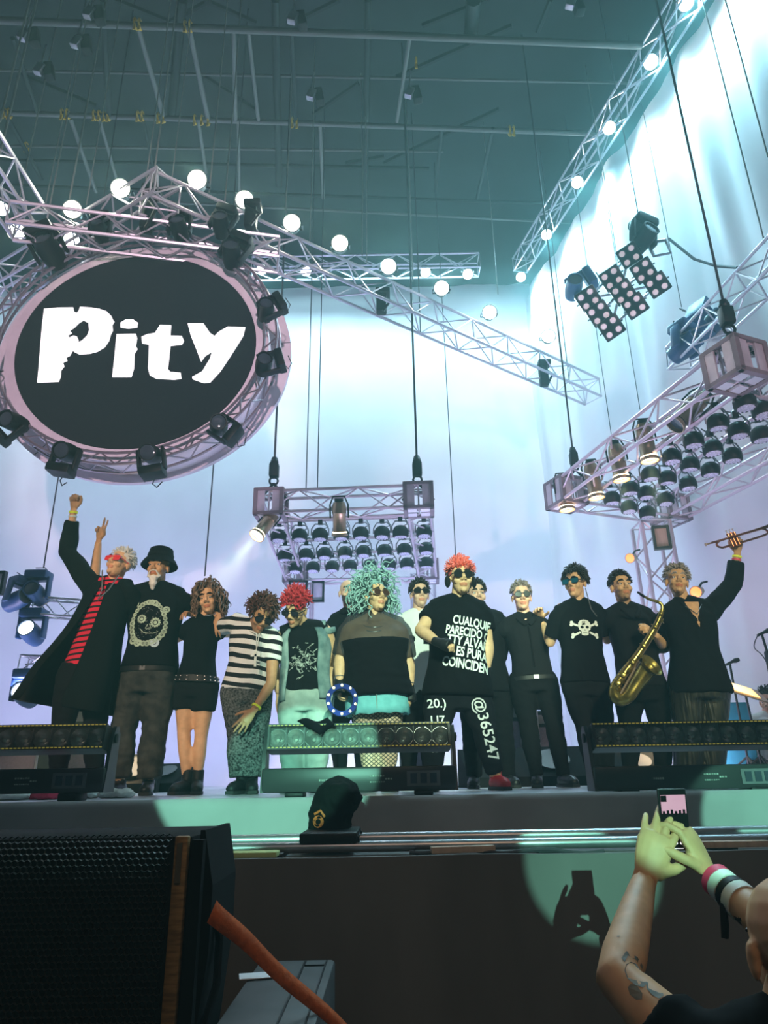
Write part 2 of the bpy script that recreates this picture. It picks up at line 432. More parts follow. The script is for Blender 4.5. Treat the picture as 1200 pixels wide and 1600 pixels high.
MB().lathe([(d_s * .98, -.66), (d_s * .98, .0)], fr, 64, cap=False).build('drum', 'pinkwhite', scr)
for k in range(24):                                              # thin seams of the backing disc
    a = 2 * PI * (k + .4) / 24
    if k % 3: continue
    p = frb @ V((db * .75 * math.cos(a), db * .75 * math.sin(a), .042)); q = frb @ V((db * math.cos(a), db * math.sin(a), .042))
    rod('panel_seam', p, q, .005, 'grey', scr)
K['ringtruss'] = mat('ring_truss_dark', (0.30, 0.27, 0.32), 0.4, 0.6)
for (rr, zz) in ((1.09, -.02), (1.09, .20), (1.19, -.02), (1.19, .20)):
    pts = [fr @ V((d_s * rr * math.cos(2 * PI * k / 72), d_s * rr * math.sin(2 * PI * k / 72), zz)) for k in range(73)]
    MB().tube(pts, .016, 6, cap=False).build('ring_chord', 'ringtruss', scr)
nb = 56
for k in range(nb):
    a, b = 2 * PI * k / nb, 2 * PI * (k + 1) / nb
    P = lambda r, t, z: fr @ V((d_s * r * math.cos(t), d_s * r * math.sin(t), z))
    if k % 2: rod('ring_brace', P(1.09, a, .2), P(1.19, b, .2), .009, 'ringtruss', scr, 5); rod('ring_brace', P(1.19, a, .2), P(1.19, b, -.02), .009, 'ringtruss', scr, 5)
    else: rod('ring_brace', P(1.19, a, .2), P(1.09, b, .2), .009, 'ringtruss', scr, 5); rod('ring_brace', P(1.19, a, -.02), P(1.19, b, .2), .009, 'ringtruss', scr, 5)
LET = {
 'P': ([(172,605),(230,601),(285,600),(288,616),(300,622),(308,612),(312,598),(345,600),(385,605),(415,615),(435,635),(440,648),(446,655),(438,668),(440,690),(432,705),(425,730),(408,755),(380,772),(350,780),(310,783),(292,775),(283,768),(272,788),(258,795),(262,808),(245,815),(250,830),(238,845),(236,870),(228,890),(145,893),(150,840),(158,740),(165,660)],
       [(290,678),(308,660),(325,650),(345,660),(348,690),(340,710),(320,730),(302,738),(306,728),(300,714),(286,710),(272,718),(262,710),(280,700),(272,690)]),
 'i_dot': ([(470,660),(490,648),(520,648),(538,660),(535,678),(500,682),(470,678)], None),
 'i': ([(455,705),(530,703),(535,720),(530,750),(536,762),(525,780),(522,840),(512,872),(438,872),(447,790)], None),
 't': ([(625,668),(668,670),(665,710),(710,712),(718,730),(710,745),(665,750),(660,800),(655,840),(665,852),(705,855),(708,878),(680,882),(610,878),(585,865),(578,840),(580,790),(582,745),(555,740),(552,715),(575,705),(605,700)], None),
 'y': ([(733,663),(795,663),(820,700),(838,712),(855,695),(890,675),(958,678),(950,710),(935,735),(900,790),(860,850),(820,893),(795,895),(752,880),(750,872),(790,850),(820,800),(828,772),(800,790),(785,812),(765,760),(745,710)], None)}
for nm, (o_, h_) in LET.items():
    tr = lambda L: [at(x * .4, 240 + y * .4, YS - .062) for x, y in L]
    loops = [tr(o_)] + ([tr(h_)] if h_ else [])
    flat = [p for l in loops for p in l]
    tris = tessellate_polygon([[V((p.x, p.z, 0)) for p in l] for l in loops])
    n = len(flat); b = MB()
    b.add(flat + [p + V((0, .012, 0)) for p in flat], [tuple(t) for t in tris] + [tuple(i + n for i in t) for t in tris])
    o = 0
    for l in loops:
        m_ = len(l); b.add([], [])
        b.f += [(o + i, o + (i + 1) % m_, o + (i + 1) % m_ + n, o + i + n) for i in range(m_)]; b.mi += [0] * m_; o += m_
    b.build('letter', 'ledwhite', scr, smooth=False)

# ------------------------------------------------------------------ fixture kinds (built once, then copied)
def proto_flood(glow):
    r = thing('flood_lamp', 'x', 'lamp')                           # beam along +Z
    MB().lathe([(.04, -.20), (.085, -.17), (.10, -.05), (.115, 0.0), (.105, .0), (.095, -.03)], n=18).build('housing', 'blackm', r)
    MB().lathe([(.001, -.012), (.096, -.012), (.09, .004), (.001, .012)], n=18).build('lens', glow, r)
    b = MB().tube([(-.12, 0, -.08), (-.12, 0, -.24), (.12, 0, -.24), (.12, 0, -.08)], .010, 6); b.build('yoke', 'blackm', r)
    MB().box((0, 0, -.27), (.06, .05, .06)).build('clamp', 'blackm', r)
    return r
def proto_par():
    r = thing('par_lamp', 'x', 'lamp')                              # lens looks down -Z, hung at z = .26
    MB().lathe([(.086, .0), (.092, .012), (.092, .075), (.075, .11), (.05, .13), (.0, .132)], n=20).build('housing', 'black', r)
    b = MB().lathe([(.001, -.004), (.055, -.003), (.084, .004), (.084, .012)], n=20)
    l = b.build('lens', 'parlens', r)
    b = MB()
    for ring, nn in ((.03, 6), (.062, 11)):
        for k in range(nn):
            a = 2 * PI * k / nn; b.lathe([(.001, -.010), (.008, -.008), (.011, -.003)], M.Translation((ring * math.cos(a), ring * math.sin(a), 0)), 6)
    e = b.build('diodes', 'parlens', l); e['kind'] = 'stuff'
    MB().tube([(-.10, 0, .05), (-.10, 0, .13), (-.06, 0, .19), (.06, 0, .19), (.10, 0, .13), (.10, 0, .05)], .009, 6).build('yoke', 'steel', r)
    b = MB().box((0, 0, .215), (.05, .045, .06)); b.build('clamp', 'blackm', r)
    MB().tube([(.03, .02, .13), (.09, .05, .17), (.05, .06, .25), (-.06, .03, .27)], .006, 5).build('power_cable', 'cable', r)
    return r
def proto_can():
    r = thing('can_lamp', 'x', 'lamp')                              # beam along +Z
    MB().lathe([(.03, -.40), (.07, -.39), (.085, -.34), (.088, -.26), (.080, -.25), (.080, -.03), (.094, 0), (.100, .0), (.100, .02), (.09, .02), (.088, -.02)], n=20, cap=False).build('barrel', 'brass', r)
    MB().lathe([(.001, -.03), (.086, -.03), (.086, -.02), (.001, -.015)], n=20).build('lens', 'lampwarm', r)
    MB().tube([(-.11, 0, -.2), (-.11, 0, -.36), (-.07, .0, -.46), (.07, 0, -.46), (.11, 0, -.36), (.11, 0, -.2)], .010, 6).build('yoke', 'blackm', r)
    MB().lathe([(.05, -.44), (.055, -.40), (.02, -.39)], n=12).build('rear_cap', 'blackm', r)
    return r
def proto_mover(body='black', lens='lens', name='moving_head'):
    r = thing(name, 'x', 'lamp')                                    # base at z=0 (hung), arms down, head beam along -Y and a bit down
    MB().bbox((0, 0, -.05), (.26, .22, .10), .02).build('base', body, r)
    b = MB()
    for s in (-1, 1): b.bbox((s * .135, 0, -.20), (.035, .10, .26), .012)
    b.box((0, 0, -.105), (.28, .10, .03)); b.build('yoke', body, r)
    q = M.Translation((0, 0, -.27)) @ M.Rotation(R(75), 4, 'X')
    MB().lathe([(.05, -.17), (.09, -.15), (.105, -.05), (.105, .05), (.095, .12), (.10, .15), (.085, .15), (.08, .13)], q, 18).build('head', body, r)
    MB().lathe([(.001, .135), (.06, .14), (.082, .132)], q, 18).build('lens', lens, r)
    MB().tube([(0, .08, -.02), (.05, .14, .02), (0, .12, .08), (-.08, .05, .06)], .007, 5).build('power_cable', 'cable', r)
    return r
def proto_blinder():
    r = thing('blinder_lamp', 'x', 'lamp')                          # faces +Z
    MB().bbox((0, 0, -.05), (.33, .33, .09), .02).build('housing', 'blackm', r)
    K['bulb'] = K.get('bulb') or mat('blinder_bulb', (0.75, 0.66, 0.72), 0.2, emit=(1, .85, .9), es=.35)
    for x in (-.08, .08):
        for y in (-.08, .08):
            t = M.Translation((x, y, 0))
            rim = MB().lathe([(.056, -.01), (.056, .02), (.048, .02), (.045, 0)], t, 14, cap=False).build('reflector_rim', 'grey', r)
            MB().lathe([(.001, .018), (.028, .014), (.045, .006)], t, 14).build('bulb_face', 'bulb', rim)
    MB().tube([(-.19, 0, 0), (-.19, 0, -.16), (.19, 0, -.16), (.19, 0, 0)], .012, 6).build('yoke', 'blackm', r)
    return r
FL_A, FL_C, PAR, CAN = proto_flood('lampglow'), proto_flood('lampcyan'), proto_par(), proto_can()
MV, MVB, BL = proto_mover(), proto_mover('navy', 'lens'), proto_blinder()
K['beamlens'] = mat('lit_lens', (1, 1, 1), .3, emit=(.85, .95, 1.0), es=9)
MVL = proto_mover('navy', 'beamlens')
USED = set()
def place(pr, mtx, label, group=None):
    if pr.name in USED: return dup(pr, mtx, label, group)
    USED.add(pr.name); family(pr); pr.matrix_basis = mtx; pr['label'] = label
    if group: pr['group'] = group
    return pr
EYE = V((0, 0, CAMZ))
ORD = ['first', 'second', 'third', 'fourth', 'fifth', 'sixth', 'seventh', 'eighth', 'ninth', 'tenth', 'eleventh', 'twelfth']
# floods along the two slanting arms
fl = [(25, 362), (113, 327), (188, 294), (308, 280), (382, 312), (456, 348), (531, 380), (607, 416), (690, 450), (765, 488), (857, 525)]
for i, (px, py) in enumerate(fl):
    p = atz(px, py, ZT + .28)
    if px < 200: p = at(px, py, 6.9 - .004 * px)
    tgt = V((0.2 * p.x, -6, 1.0)); lab = 'dazzling round flood lamp on the slanting trusses, %s from the screen side' % ORD[i]
    place(FL_A if i < 7 else FL_C, frame(p, tgt - p), lab, 'flood lamps on the slanting trusses')
    spot('flood_beam', p + (tgt - p).normalized() * .05, tgt, 30 if i < 7 else 150, (.92, 1, .78) if i < 7 else (.62, .95, 1), 70, .9, .05)
# wash lamps on the side truss, aimed at the drape
for i, (px, py) in enumerate([(1072, 4), (1017, 97), (952, 200), (902, 285), (854, 367), (814, 433)]):
    p = on_wall(px, py, .42); tgt = V((wallx(p.y - 1.5), p.y - 1.5, p.z - 4.0))
    vis = (EYE - p).normalized() * .75 + (tgt - p).normalized() * .5
    place(FL_C, frame(p, vis), 'small white wash lamp on the side drape truss, %s from the roof down' % ORD[i], 'wash lamps on the side truss')
    spot('side_wash_%d' % i, p + V((0, 0, -.1)), V((wallx(p.y - .5), p.y - .5, p.z - 2.2)), 520, (.36, .84, 1.0), 130, .8, .08)
for i, (px, py) in enumerate([(410, 427), (478, 430), (665, 432), (731, 435), (2, 332), (112, 380)]):
    p = at(px, py - 6, 11.55 if i < 4 else 8.0)
    place(FL_C, frame(p, (EYE - p).normalized() + V((0, .1, -.7))), ['small cyan lamp beside the screen edge under the rear truss', 'small cyan lamp, second one under the hazy rear truss', 'small cyan lamp, third one under the hazy rear truss', 'small cyan lamp at the far end of the rear truss', 'small cyan lamp at the picture edge above the screen', 'small cyan lamp peeping out above the screen ring'][i], 'lamps under the rear truss')

# movers on the screen ring
for (px, py, rot, s, lab) in [(415, 485, 60, 1.0, 'upper side of the screen ring towards the slanting truss'), (412, 570, 75, 1.0, 'middle of the screen ring on its inner-stage side'), (342, 665, 125, 1.05, 'lower inner-stage side of the screen ring'),
        (236, 710, 170, 1.1, 'bottom of the screen ring'), (105, 707, 190, 1.1, 'bottom of the screen ring near the raised fist'), (22, 660, 225, 1.1, 'lower outer side of the screen ring'),
        (362, 398, 30, 1.2, 'top of the screen ring under the slanting truss'), (280, 358, 0, 1.1, 'top of the screen ring below the truss apex'), (156, 360, 0, 1.0, 'top of the screen ring beside the apex'), (78, 392, -30, 1.5, 'top outer side of the screen ring, large one'), (345, 352, 20, 1.1, 'truss end just above the screen ring')]:
    p = at(px, py, YS - .30)
    q = M.Translation(p) @ M.Rotation(R(rot), 4, 'Y') @ M.Translation((0, 0, .22 * s)) @ M.Scale(s * .82, 4)
    place(MV, q, 'black moving head lamp at the ' + lab, 'moving heads round the screen')
# black boxes and brackets between screen and trusses
for (px, py, h, lab) in [(232, 330, .55, 'black hanging clamp column between truss apex and screen'), (568, 420, .30, 'black clamp on the slanting truss near its middle'), (392, 340, .3, 'black clamp on the truss above the screen rim'), (835, 545, .4, 'dark fixture hanging near the low end of the slanting truss')]:
    p = atz(px, py, ZT - .05)
    if px > 500: p = T['arm'][0].lerp(T['arm'][1], {568: .42, 835: .84}[px]) + V((0, 0, -.1))
    t = thing('truss_bracket', lab, 'bracket', p, 'black brackets on the trusses')
    MB().bbox(p, (.14, .12, h), .02).build('body', 'black', t)
    MB().tube([p + V((-.05, -.07, h * .3)), p + V((.12, -.09, -h * .1)), p + V((.02, -.08, -h * .6))], .02, 6).build('arm', 'blackm', t)
    MB().bbox(p + V((0.02, -.02, h * .5)), (.2, .18, .08), .015).build('clamp', 'blackm', t)

# ------------------------------------------------------------------ hung rigs
K['pinktruss'] = mat('rig_truss', (0.60, 0.50, 0.56), 0.4, 0.35)
K['block'] = mat('rig_corner_block', (0.26, 0.19, 0.22), 0.5, 0.3)
K['panelwood'] = mat('panel_wood', (0.50, 0.34, 0.24), 0.6, stretch=(14, 1, 1), scale=3)
def corner_block(rig, c, ax, ay, s=.36, h=.34, hole=True):
    rot = M((ax, ay, V((0, 0, 1)))).transposed()
    b = MB()
    for u in (-1, 1):
        for v in (-1, 1): b.box(c + rot @ V((u * s * .45, v * s * .45, 0)), (.05, .05, h), rot)
    for w_ in (-1, 1):
        for u in (-1, 1):
            b.box(c + rot @ V((u * s * .45, 0, w_ * h * .46)), (.05, s, .04), rot); b.box(c + rot @ V((0, u * s * .45, w_ * h * .46)), (s, .05, .04), rot)
    o = b.build('corner_block', 'block', rig, smooth=False)
    b = MB()
    for u, v in ((-.28, -.46), (.28, -.46)): b.box(c + rot @ V((u * s, v * s, 0)), (s * .30, .02, h * .8), rot)
    for u, v in ((-.48, -.28), (-.48, .28)): b.box(c + rot @ V((u * s, v * s, 0)), (.02, s * .30, h * .8), rot)
    b.build('cover_plate', 'pinktruss', o, smooth=False)
    b = MB()
    for u in (-.22, .22):
        for v in (-.22, .22): b.box(c + rot @ V((u * s, v * s, -h * .47)), (s * .3, s * .3, .02), rot)
    b.build('base_plate', 'white', o, smooth=False)
def rig(name, label, FLc, FRc, RLc, RRc, z):
    t = thing(name, label, 'lighting rig', FLc)
    ax = (FRc - FLc).normalized(); ay = V((-ax.y, ax.x, 0))
    for a, b in ((FLc, FRc), (FRc, RRc), (RLc, RRc), (FLc, RLc)):
        truss(None, a, b, .28, .28, .40, .020, .011, 'pinktruss', name='side_truss', parent=t)
    for c in (FLc, FRc, RLc, RRc): corner_block(t, c, ax, ay)
    return t, ax, ay
ZC = 3.3
FLc, FRc, RLc, RRc = atz(424, 790, ZC), atz(654, 781, ZC), atz(462, 897, ZC), atz(668, 893, ZC)
rc, ax, ay = rig('lighting_rig', 'rectangular hung lighting frame with rows of lamps above the middle performers', FLc, FRc, RLc, RRc, ZC)
rows = [([435, 468, 500, 533, 564, 597, 626, 663], 845, 838), ([445, 478, 507, 539, 568, 601, 632, 666], 875, 864), ([461, 489, 519, 547, 578, 608, 636, 666], 894, 886)]
for ri, (xs, y0, y1) in enumerate(rows):
    P0 = None
    for i, px in enumerate(xs):
        p = atz(px, y0 + (y1 - y0) * i / 7, ZC - .22)
        q = M.Translation(p) @ M.Rotation(random.uniform(-.2, .2), 4, 'Z') @ M.Rotation(R(random.uniform(-5, 8)), 4, 'X') @ M.Scale(1.15, 4)
        place(PAR, q, 'black par lamp in the middle frame, %s row, %s from the tilted spotlight' % (['front', 'middle', 'rear'][ri], ORD[i]), 'par lamps of the middle frame')
        if i == 0: P0 = p
    rod('lamp_bar', P0 + V((-.1, 0, .28)), p + V((.1, 0, .28)), .024, 'pinktruss', rc)
    MB().tube([P0.lerp(p, k / 24) + V((0, .03, .30 + .03 * math.sin(k * 1.9))) for k in range(25)], .010, 5).build('bar_cable', 'cable', rc)
def can_at(px, py, y, tgt, lab, lit, grp, s=1.0):
    p = at(px, py, y); q = frame(p, V(tgt) - p)
    o = place(CAN, q @ M.Scale(s, 4), lab, grp)
    if not lit:
        for c in kids(o):
            if c.name.startswith('lens'): c.material_slots[0].link = 'OBJECT'; c.material_slots[0].material = K['lens']
    else:
        spot('can_beam', p + (V(tgt) - p).normalized() * .04, tgt, lit, (1, .76, .40), 26, .4, .04)
    return o
pc = at(402, 836, FLc.y - .2); can_at(402, 836, FLc.y - .2, at(330, 925, FLc.y - .6), 'bright metal can spotlight tilted outward at the corner of the middle frame', 2600, 'can spotlights')
can_at(531, 835, (FLc.y + FRc.y) / 2 - .05, at(533, 905, FLc.y + .1), 'metal can spotlight hanging straight down from the middle frame', 250, 'can spotlights')
# right frame
A, B, D = atz(884, 772, ZC), atz(1150, 572, ZC), atz(1046, 797, ZC)
C = B + (D - A)
rr, ax2, ay2 = rig('lighting_rig', 'large hung lighting frame above the trumpet with rows of lamps and copper cans', A, D, B, C, ZC)
cr = [(965, 930), (1050, 965), (838, 1025), (935, 1060), (1040, 1080), (725, 1105), (815, 1140), (905, 1175), (625, 1180), (707, 1215), (803, 1240), (525, 1260), (602, 1278), (700, 1303), (430, 1325), (505, 1345), (595, 1375), (347, 1370), (425, 1410), (510, 1435)]
pp = []
for i, (x, y) in enumerate(cr):
    p = atz(840 + x * .3374, 324 + y * .3374, ZC - .24); pp.append(p)
    q = M.Translation(p) @ M.Rotation(random.uniform(-.4, .4), 4, 'Z') @ M.Rotation(R(random.uniform(-4, 8)), 4, 'X') @ M.Scale(1.05, 4)
    place(PAR, q, 'black par lamp in the large frame, %s cross row from the corner block, %s' % (ORD[(i + 1) // 3], 'upper one' if i == 0 else 'lower one' if i == 1 else ['upper one', 'middle one', 'lower one'][(i - 2) % 3]), 'par lamps of the large frame')
for (i, j) in ((0, 18), (1, 19), (4, 16), (5, 17)):
    d_ = (pp[j] - pp[i]).normalized(); rod('lamp_bar', pp[i] - d_ * .2 + V((0, 0, .27)), pp[j] + d_ * .1 + V((0, 0, .27)), .024, 'pinktruss', rr)
AB = lambda f, o=0.25: A.lerp(B, f) + V((o, 0, -.05))
for i, (f, px, py, tx, ty, lit) in enumerate([(.72, 1056, 662, -60, 60, 0), (.47, 1015, 718, 12, 60, 800), (.30, 971, 748, 12, 60, 800), (.16, 932, 776, 14, 70, 1200), (.02, 886, 795, 14, 90, 2200)]):
    y = A.y + (B.y - A.y) * f - (.05 if i else .0)
    can_at(px, py, y, at(px + tx, py + ty, y + .02), 'copper can spotlight on the large frame, %s from the big corner block' % ORD[i], lit, 'copper cans on the large frame', 1.0 if i else 1.05)
# tower under the far corner
tw = at(1021, 850, 8.6)
t = truss('upright box truss tower under the large frame', V((tw.x, tw.y, 0)), V((tw.x, tw.y, ZC - .2)), .36, .36, .40, .026, .013, 'pinktruss', up=(0, 1, 0), group=None, name='tower_truss')
def panel(px, py, wpx, hpx, y, lab, m='panelwood', yaw=0):
    c = at(px, py, y); k = (at(px + 10, py, y) - at(px, py, y)).length / 10
    t = thing('hung_panel', lab, 'panel', c, 'framed panels on the towers'); rz = M.Rotation(R(yaw), 3, 'Z')
    MB().box(c, (wpx * k, .05, hpx * k), rz).build('panel_face', m, t, smooth=False)
    for sx, sz, w_, h_ in ((0, 1, 1.15, .12), (0, -1, 1.15, .12), (1, 0, .14, 1.1), (-1, 0, .14, 1.1)):
        MB().box(c + rz @ V((sx * wpx * k * .5, -.02, sz * hpx * k * .5)), (w_ * wpx * k if sz else .03, .07, .03 if sz else h_ * hpx * k), rz).build('frame_rail', 'blackm', t, smooth=False)
panel(1033, 841, 22, 34, 8.35, 'brown panel in a dark frame on the tower beside the sax player', yaw=-12)
panel(497, 925, 17, 30, RLc.y - .05, 'grey panel in a dark frame behind the red-haired performer', 'white')
panel(466, 924, 26, 30, RLc.y - .25, 'pale panel in a thin frame above the red-haired performer', 'pinkwhite')
panel(-4, 912, 22, 34, 8.0, 'brown panel in a dark frame cut by the picture edge near the coat', 'pinkwhite')
K['orangelamp'] = mat('orange_lens', (0.9, 0.35, 0.10), .4, emit=(1, .28, .05), es=1.6)
for (px, py, y, lab) in [(985, 872, 8.4, 'small orange lamp on the tower above the sax player'), (1088, 925, 7.0, 'small orange lamp behind the shoulder of the trumpet player')]:
    p = at(px, py, y); t = thing('orange_lamp', lab, 'lamp', p)
    q = frame(p, V((-.8, -.8, -.35))) @ M.Scale(.8, 4)
    MB().lathe([(.02, -.14), (.06, -.12), (.075, 0), (.08, .02), (.07, .02)], q, 14, cap=False).build('housing', 'brass', t)
    MB().lathe([(.001, .03), (.04, .028), (.072, .016)], q, 14).build('lens', 'orangelamp', t)
    MB().tube([p + V((0, 0, .0)), p + V((.08, .02, .1)), p + V((.15, .05, .12))], .012, 6).build('bracket', 'blackm', t)

# hoists and hanging lines
def vline(p, z1, r, m, lab, name='hanging_cable', grp='hanging cables'):
    return tag(MB().tube([p, V((p.x + .01, p.y, (p.z + z1) / 2)), V((p.x, p.y, z1))], r, 6).build(name, m), lab, 'cable', grp)
def hoist(px, py, y, lab, s=1.0, chain=True):
    p = at(px, py, y); t = thing('chain_hoist', 'black chain hoist ' + lab, 'hoist', p, 'chain hoists')
    MB().bbox(p + V((0, 0, .05 * s)), (.10 * s, .10 * s, .16 * s), .02).build('motor', 'black', t)
    MB().lathe([(.03 * s, .12 * s), (.045 * s, .15 * s), (.03 * s, .2 * s)], M.Translation(p), 10).build('chain_guide', 'blackm', t)
    MB().tube([p + V((.045 * s * math.cos(a), 0, -.07 * s + .045 * s * math.sin(a))) for a in [k * PI / 5 for k in range(11)]], .012 * s, 6).build('hook', 'blackm', t)
    for sx in (-1, 1): rod('sling', p + V((0, 0, -.1 * s)), p + V((sx * .16 * s, 0, -.30 * s)), .016 * s, 'black', t)
    vline(p + V((0, 0, .2 * s)), ZR + .86, .012 * s, 'cable', 'dark chain of the hoist ' + lab, 'hoist_chain', 'hoist chains')
hoist(428, 742, FLc.y, 'at the spotlight corner of the middle frame', 1.2)
hoist(652, 740, FRc.y, 'at the far front corner of the middle frame', 1.2)
hoist(897, 722, A.y, 'at the low corner of the large frame', 1.0)
hoist(1137, 503, B.y, 'at the big corner block of the large frame', 1.1)
for i, (px, py, y, z1, r) in enumerate([(478, 770, 9.2, 10, .008), (496, 762, 9.2, 10, .008), (657, 520, 9.4, 10, .010), (712, 870, 10.5, 7.2, .008), (320, 900, 7.5, 5.2, .008), (68, 888, 7.2, 5.0, .008), (1000, 640, 9.0, 10, .006), (975, 470, 8.5, 10, .007),
        (1200, 245, 5.5, 10, .009), (1195, 380, 6.0, 10, .009), (1065, 480, 8.0, 10, .006), (445, 360, 7.8, 10, .010), (484, 380, 8.0, 10, .008), (350, 330, 7.0, 10, .010), (327, 300, 6.4, 10, .009), (237, 300, 6.2, 10, .010), (226, 298, 6.2, 10, .008), (104, 335, 6.5, 10, .012), (75, 335, 6.6, 10, .010), (68, 335, 6.7, 10, .008),
        (18, 365, 6.8, 10, .010), (0, 240, 5.9, 10, .014), (0, 190, 5.7, 10, .012), (573, 410, 8.6, 10, .008), (566, 400, 8.6, 10, .008), (778, 460, 9.6, 10, .008), (645, 440, 9.0, 10, .010), (958, 700, 9.5, 10, .006), (135, 320, 6.5, 8.8, .008), (265, 310, 6.4, 9.6, .007), (890, 600, 10.2, 10, .008)]):
    p = at(px, py, y)
    if p.z > z1 - .3: continue
    vline(p, ZR + .86, r, 'wirerope' if py < 480 else 'cable', 'thin hanging cable whose lower end is near %s' % ['the middle frame front', 'the middle frame centre', 'the slanting truss middle', 'the frontman on his far side', 'the bucket hat', 'the raised coat sleeve', 'the large frame upper side', 'the blinder cluster outer side', 'the picture edge high on the side drape', 'the picture edge beside the side drape', 'the blue-lit moving head', 'the truss beyond the screen rim', 'the truss third lamp', 'the truss lamp above the band name end', 'the brightest top lamp', 'the truss apex front', 'the truss apex rear', 'the lamp above the screen top edge', 'the truss above the screen outer side', 'the truss behind the screen outer side', 'the yellowish edge lamp', 'the roof pipe at the picture edge', 'the upper picture edge', 'the black truss clamp', 'the black truss clamp rear side', 'the truss lamp before the last', 'the truss centre lamps', 'the large frame copper cans', 'the second edge lamp', 'the screen top clamp column', 'the truss low end'][i])
# beam trolleys / white roof clamps that lines run over
for i, (px, py, y) in enumerate([(38, 55, 6.0), (62, 108, 6.6), (140, 20, 5.9), (120, 66, 6.2), (458, 28, 6.1), (487, 148, 7.2), (892, 5, 6.0), (640, 145, 7.2)]):
    p = at(px, py, y); t = thing('roof_clamp', 'small line clamp under the roof, %s' % ['at the picture edge by the first pipe', 'lower one near the picture edge', 'upper one by the first strap pair', 'lower one beside the thick line pair', 'on the first pipe above the screen', 'between the two long pipes', 'at the picture top near the side drape', 'in the hazy middle of the roof'][i], 'clamp', p, 'roof line clamps')
    MB().bbox(p, (.11, .08, .17), .015, M.Rotation(R(20), 3, 'Y')).build('clamp_block', 'steel', t)
    MB().bbox(p + V((.1, .05, .02)), (.12, .12, .26), .02, M.Rotation(R(-10), 3, 'Y')).build('sheave', 'black', t)
    MB().tube([p + V((0, 0, .1)), p + V((0.02, 0, .45))], .012, 6).build('shackle', 'steel', t)

# blinder cluster
YBL = 7.4
bc = at(975, 445, YBL)
t = thing('blinder_cluster_rack', 'tilted crossed frame that carries the cluster of four-bulb blinders', 'frame', bc)
bl = [(983, 399), (1005, 423), (1027, 445), (956, 435), (973, 457), (992, 478), (919, 467), (936, 490), (955, 512)]
L = [at(x, y, YBL + .22) for x, y in bl]
for i, j in ((0, 2), (3, 5), (6, 8), (0, 6), (2, 8), (1, 7), (0, 8), (2, 6)): rod('frame_tube', L[i], L[j], .018, 'truss', t)
MB().tube([at(1012, 380, YBL + .1), at(1040, 375, YBL), at(1048, 395, YBL), at(1022, 400, YBL + .1), at(1012, 380, YBL + .1)], .025, 5).build('hanging_bracket', 'truss', t)
nrm = frame(bc, (EYE - bc) + V((-1.2, 0, -1.0)))
for i, (x, y) in enumerate(bl):
    p = at(x, y, YBL); q = frame(p, EYE - p + V((-.6, 0, -.8)), (1, 0, .75))
    place(BL, q @ M.Scale(.80, 4), 'black four-bulb blinder lamp in the hanging cluster, %s in the %s tilted row' % (['first', 'second', 'third'][i % 3], ['upper', 'middle', 'lower'][i // 3]), 'four-bulb blinders in the cluster')
tag(MB().tube([at(1045, 373, YBL), at(1085, 405, YBL - .3), at(1120, 416, YBL - .5), at(1152, 418, YBL - .8)], .018, 6).build('power_cable', 'cable'), 'dark cable sagging from the blinder cluster towards the picture edge', 'cable')
vline(at(1000, 350, YBL), ZR + .86, .008, 'cable', 'thin line holding the blinder cluster')
for (px, py, y, s, rz, ry, pr, lab) in [(1005, 345, YBL, 1.2, 20, 10, MV, 'dark moving head lamp on top of the blinder cluster'), (928, 432, YBL + .4, 1.1, -20, 70, MVB, 'dark moving head lamp behind the lower blinders'),
        (1085, 480, 7.6, 1.25, 30, -60, MVB, 'blue-lit moving head lamp, upper one beside the large frame'), (1068, 510, 7.6, 1.25, 30, 10, MVB, 'blue-lit moving head lamp, lower one beside the large frame'),
        (62, 893, 8.0, 1.0, 0, 0, MVB, 'blue moving head lamp, topmost behind the coat'), (38, 905, 8.0, 1.0, 60, 10, MVB, 'blue moving head lamp turned aside behind the coat'),
        (55, 952, 8.1, 1.05, 0, 0, MVL, 'lit blue moving head lamp behind the coat hem'), (46, 1046, 8.0, 1.05, 0, 0, MVL, 'lit blue moving head lamp low beside the LED batten')]:
    p = at(px, py, y); place(pr, M.Translation(p) @ M.Rotation(R(rz), 4, 'Z') @ M.Rotation(R(ry), 4, 'Y') @ M.Scale(s, 4), lab, 'moving heads')
truss('small side truss behind the coat shoulder with two moving heads', at(58, 948, 8.1), at(150, 955, 8.1), .2, .2, .25, .014, .008, 'truss')
truss('small low side truss behind the coat hem', at(36, 1040, 8.0), at(130, 1044, 8.0), .2, .2, .25, .014, .008, 'truss')
truss('pale truss rising at the picture edge behind the big corner block', at(1060, 560, 8.0), at(1240, 380, 5.2), .3, .3, .42, .018, .01, 'truss')
tb_ = at(660, 900, 11.8)
truss('faint upright back truss behind the white shirt performer', V((tb_.x, 11.8, 0)), tb_, .4, .3, .4, .016, .009, 'truss', up=(0, 1, 0))
truss('upright truss tower under the rear corner of the middle frame', V((RLc.x + .1, RLc.y, 0)), V((RLc.x + .1, RLc.y, ZC - .2)), .36, .36, .40, .022, .012, 'pinktruss', up=(0, 1, 0), name='tower_truss')
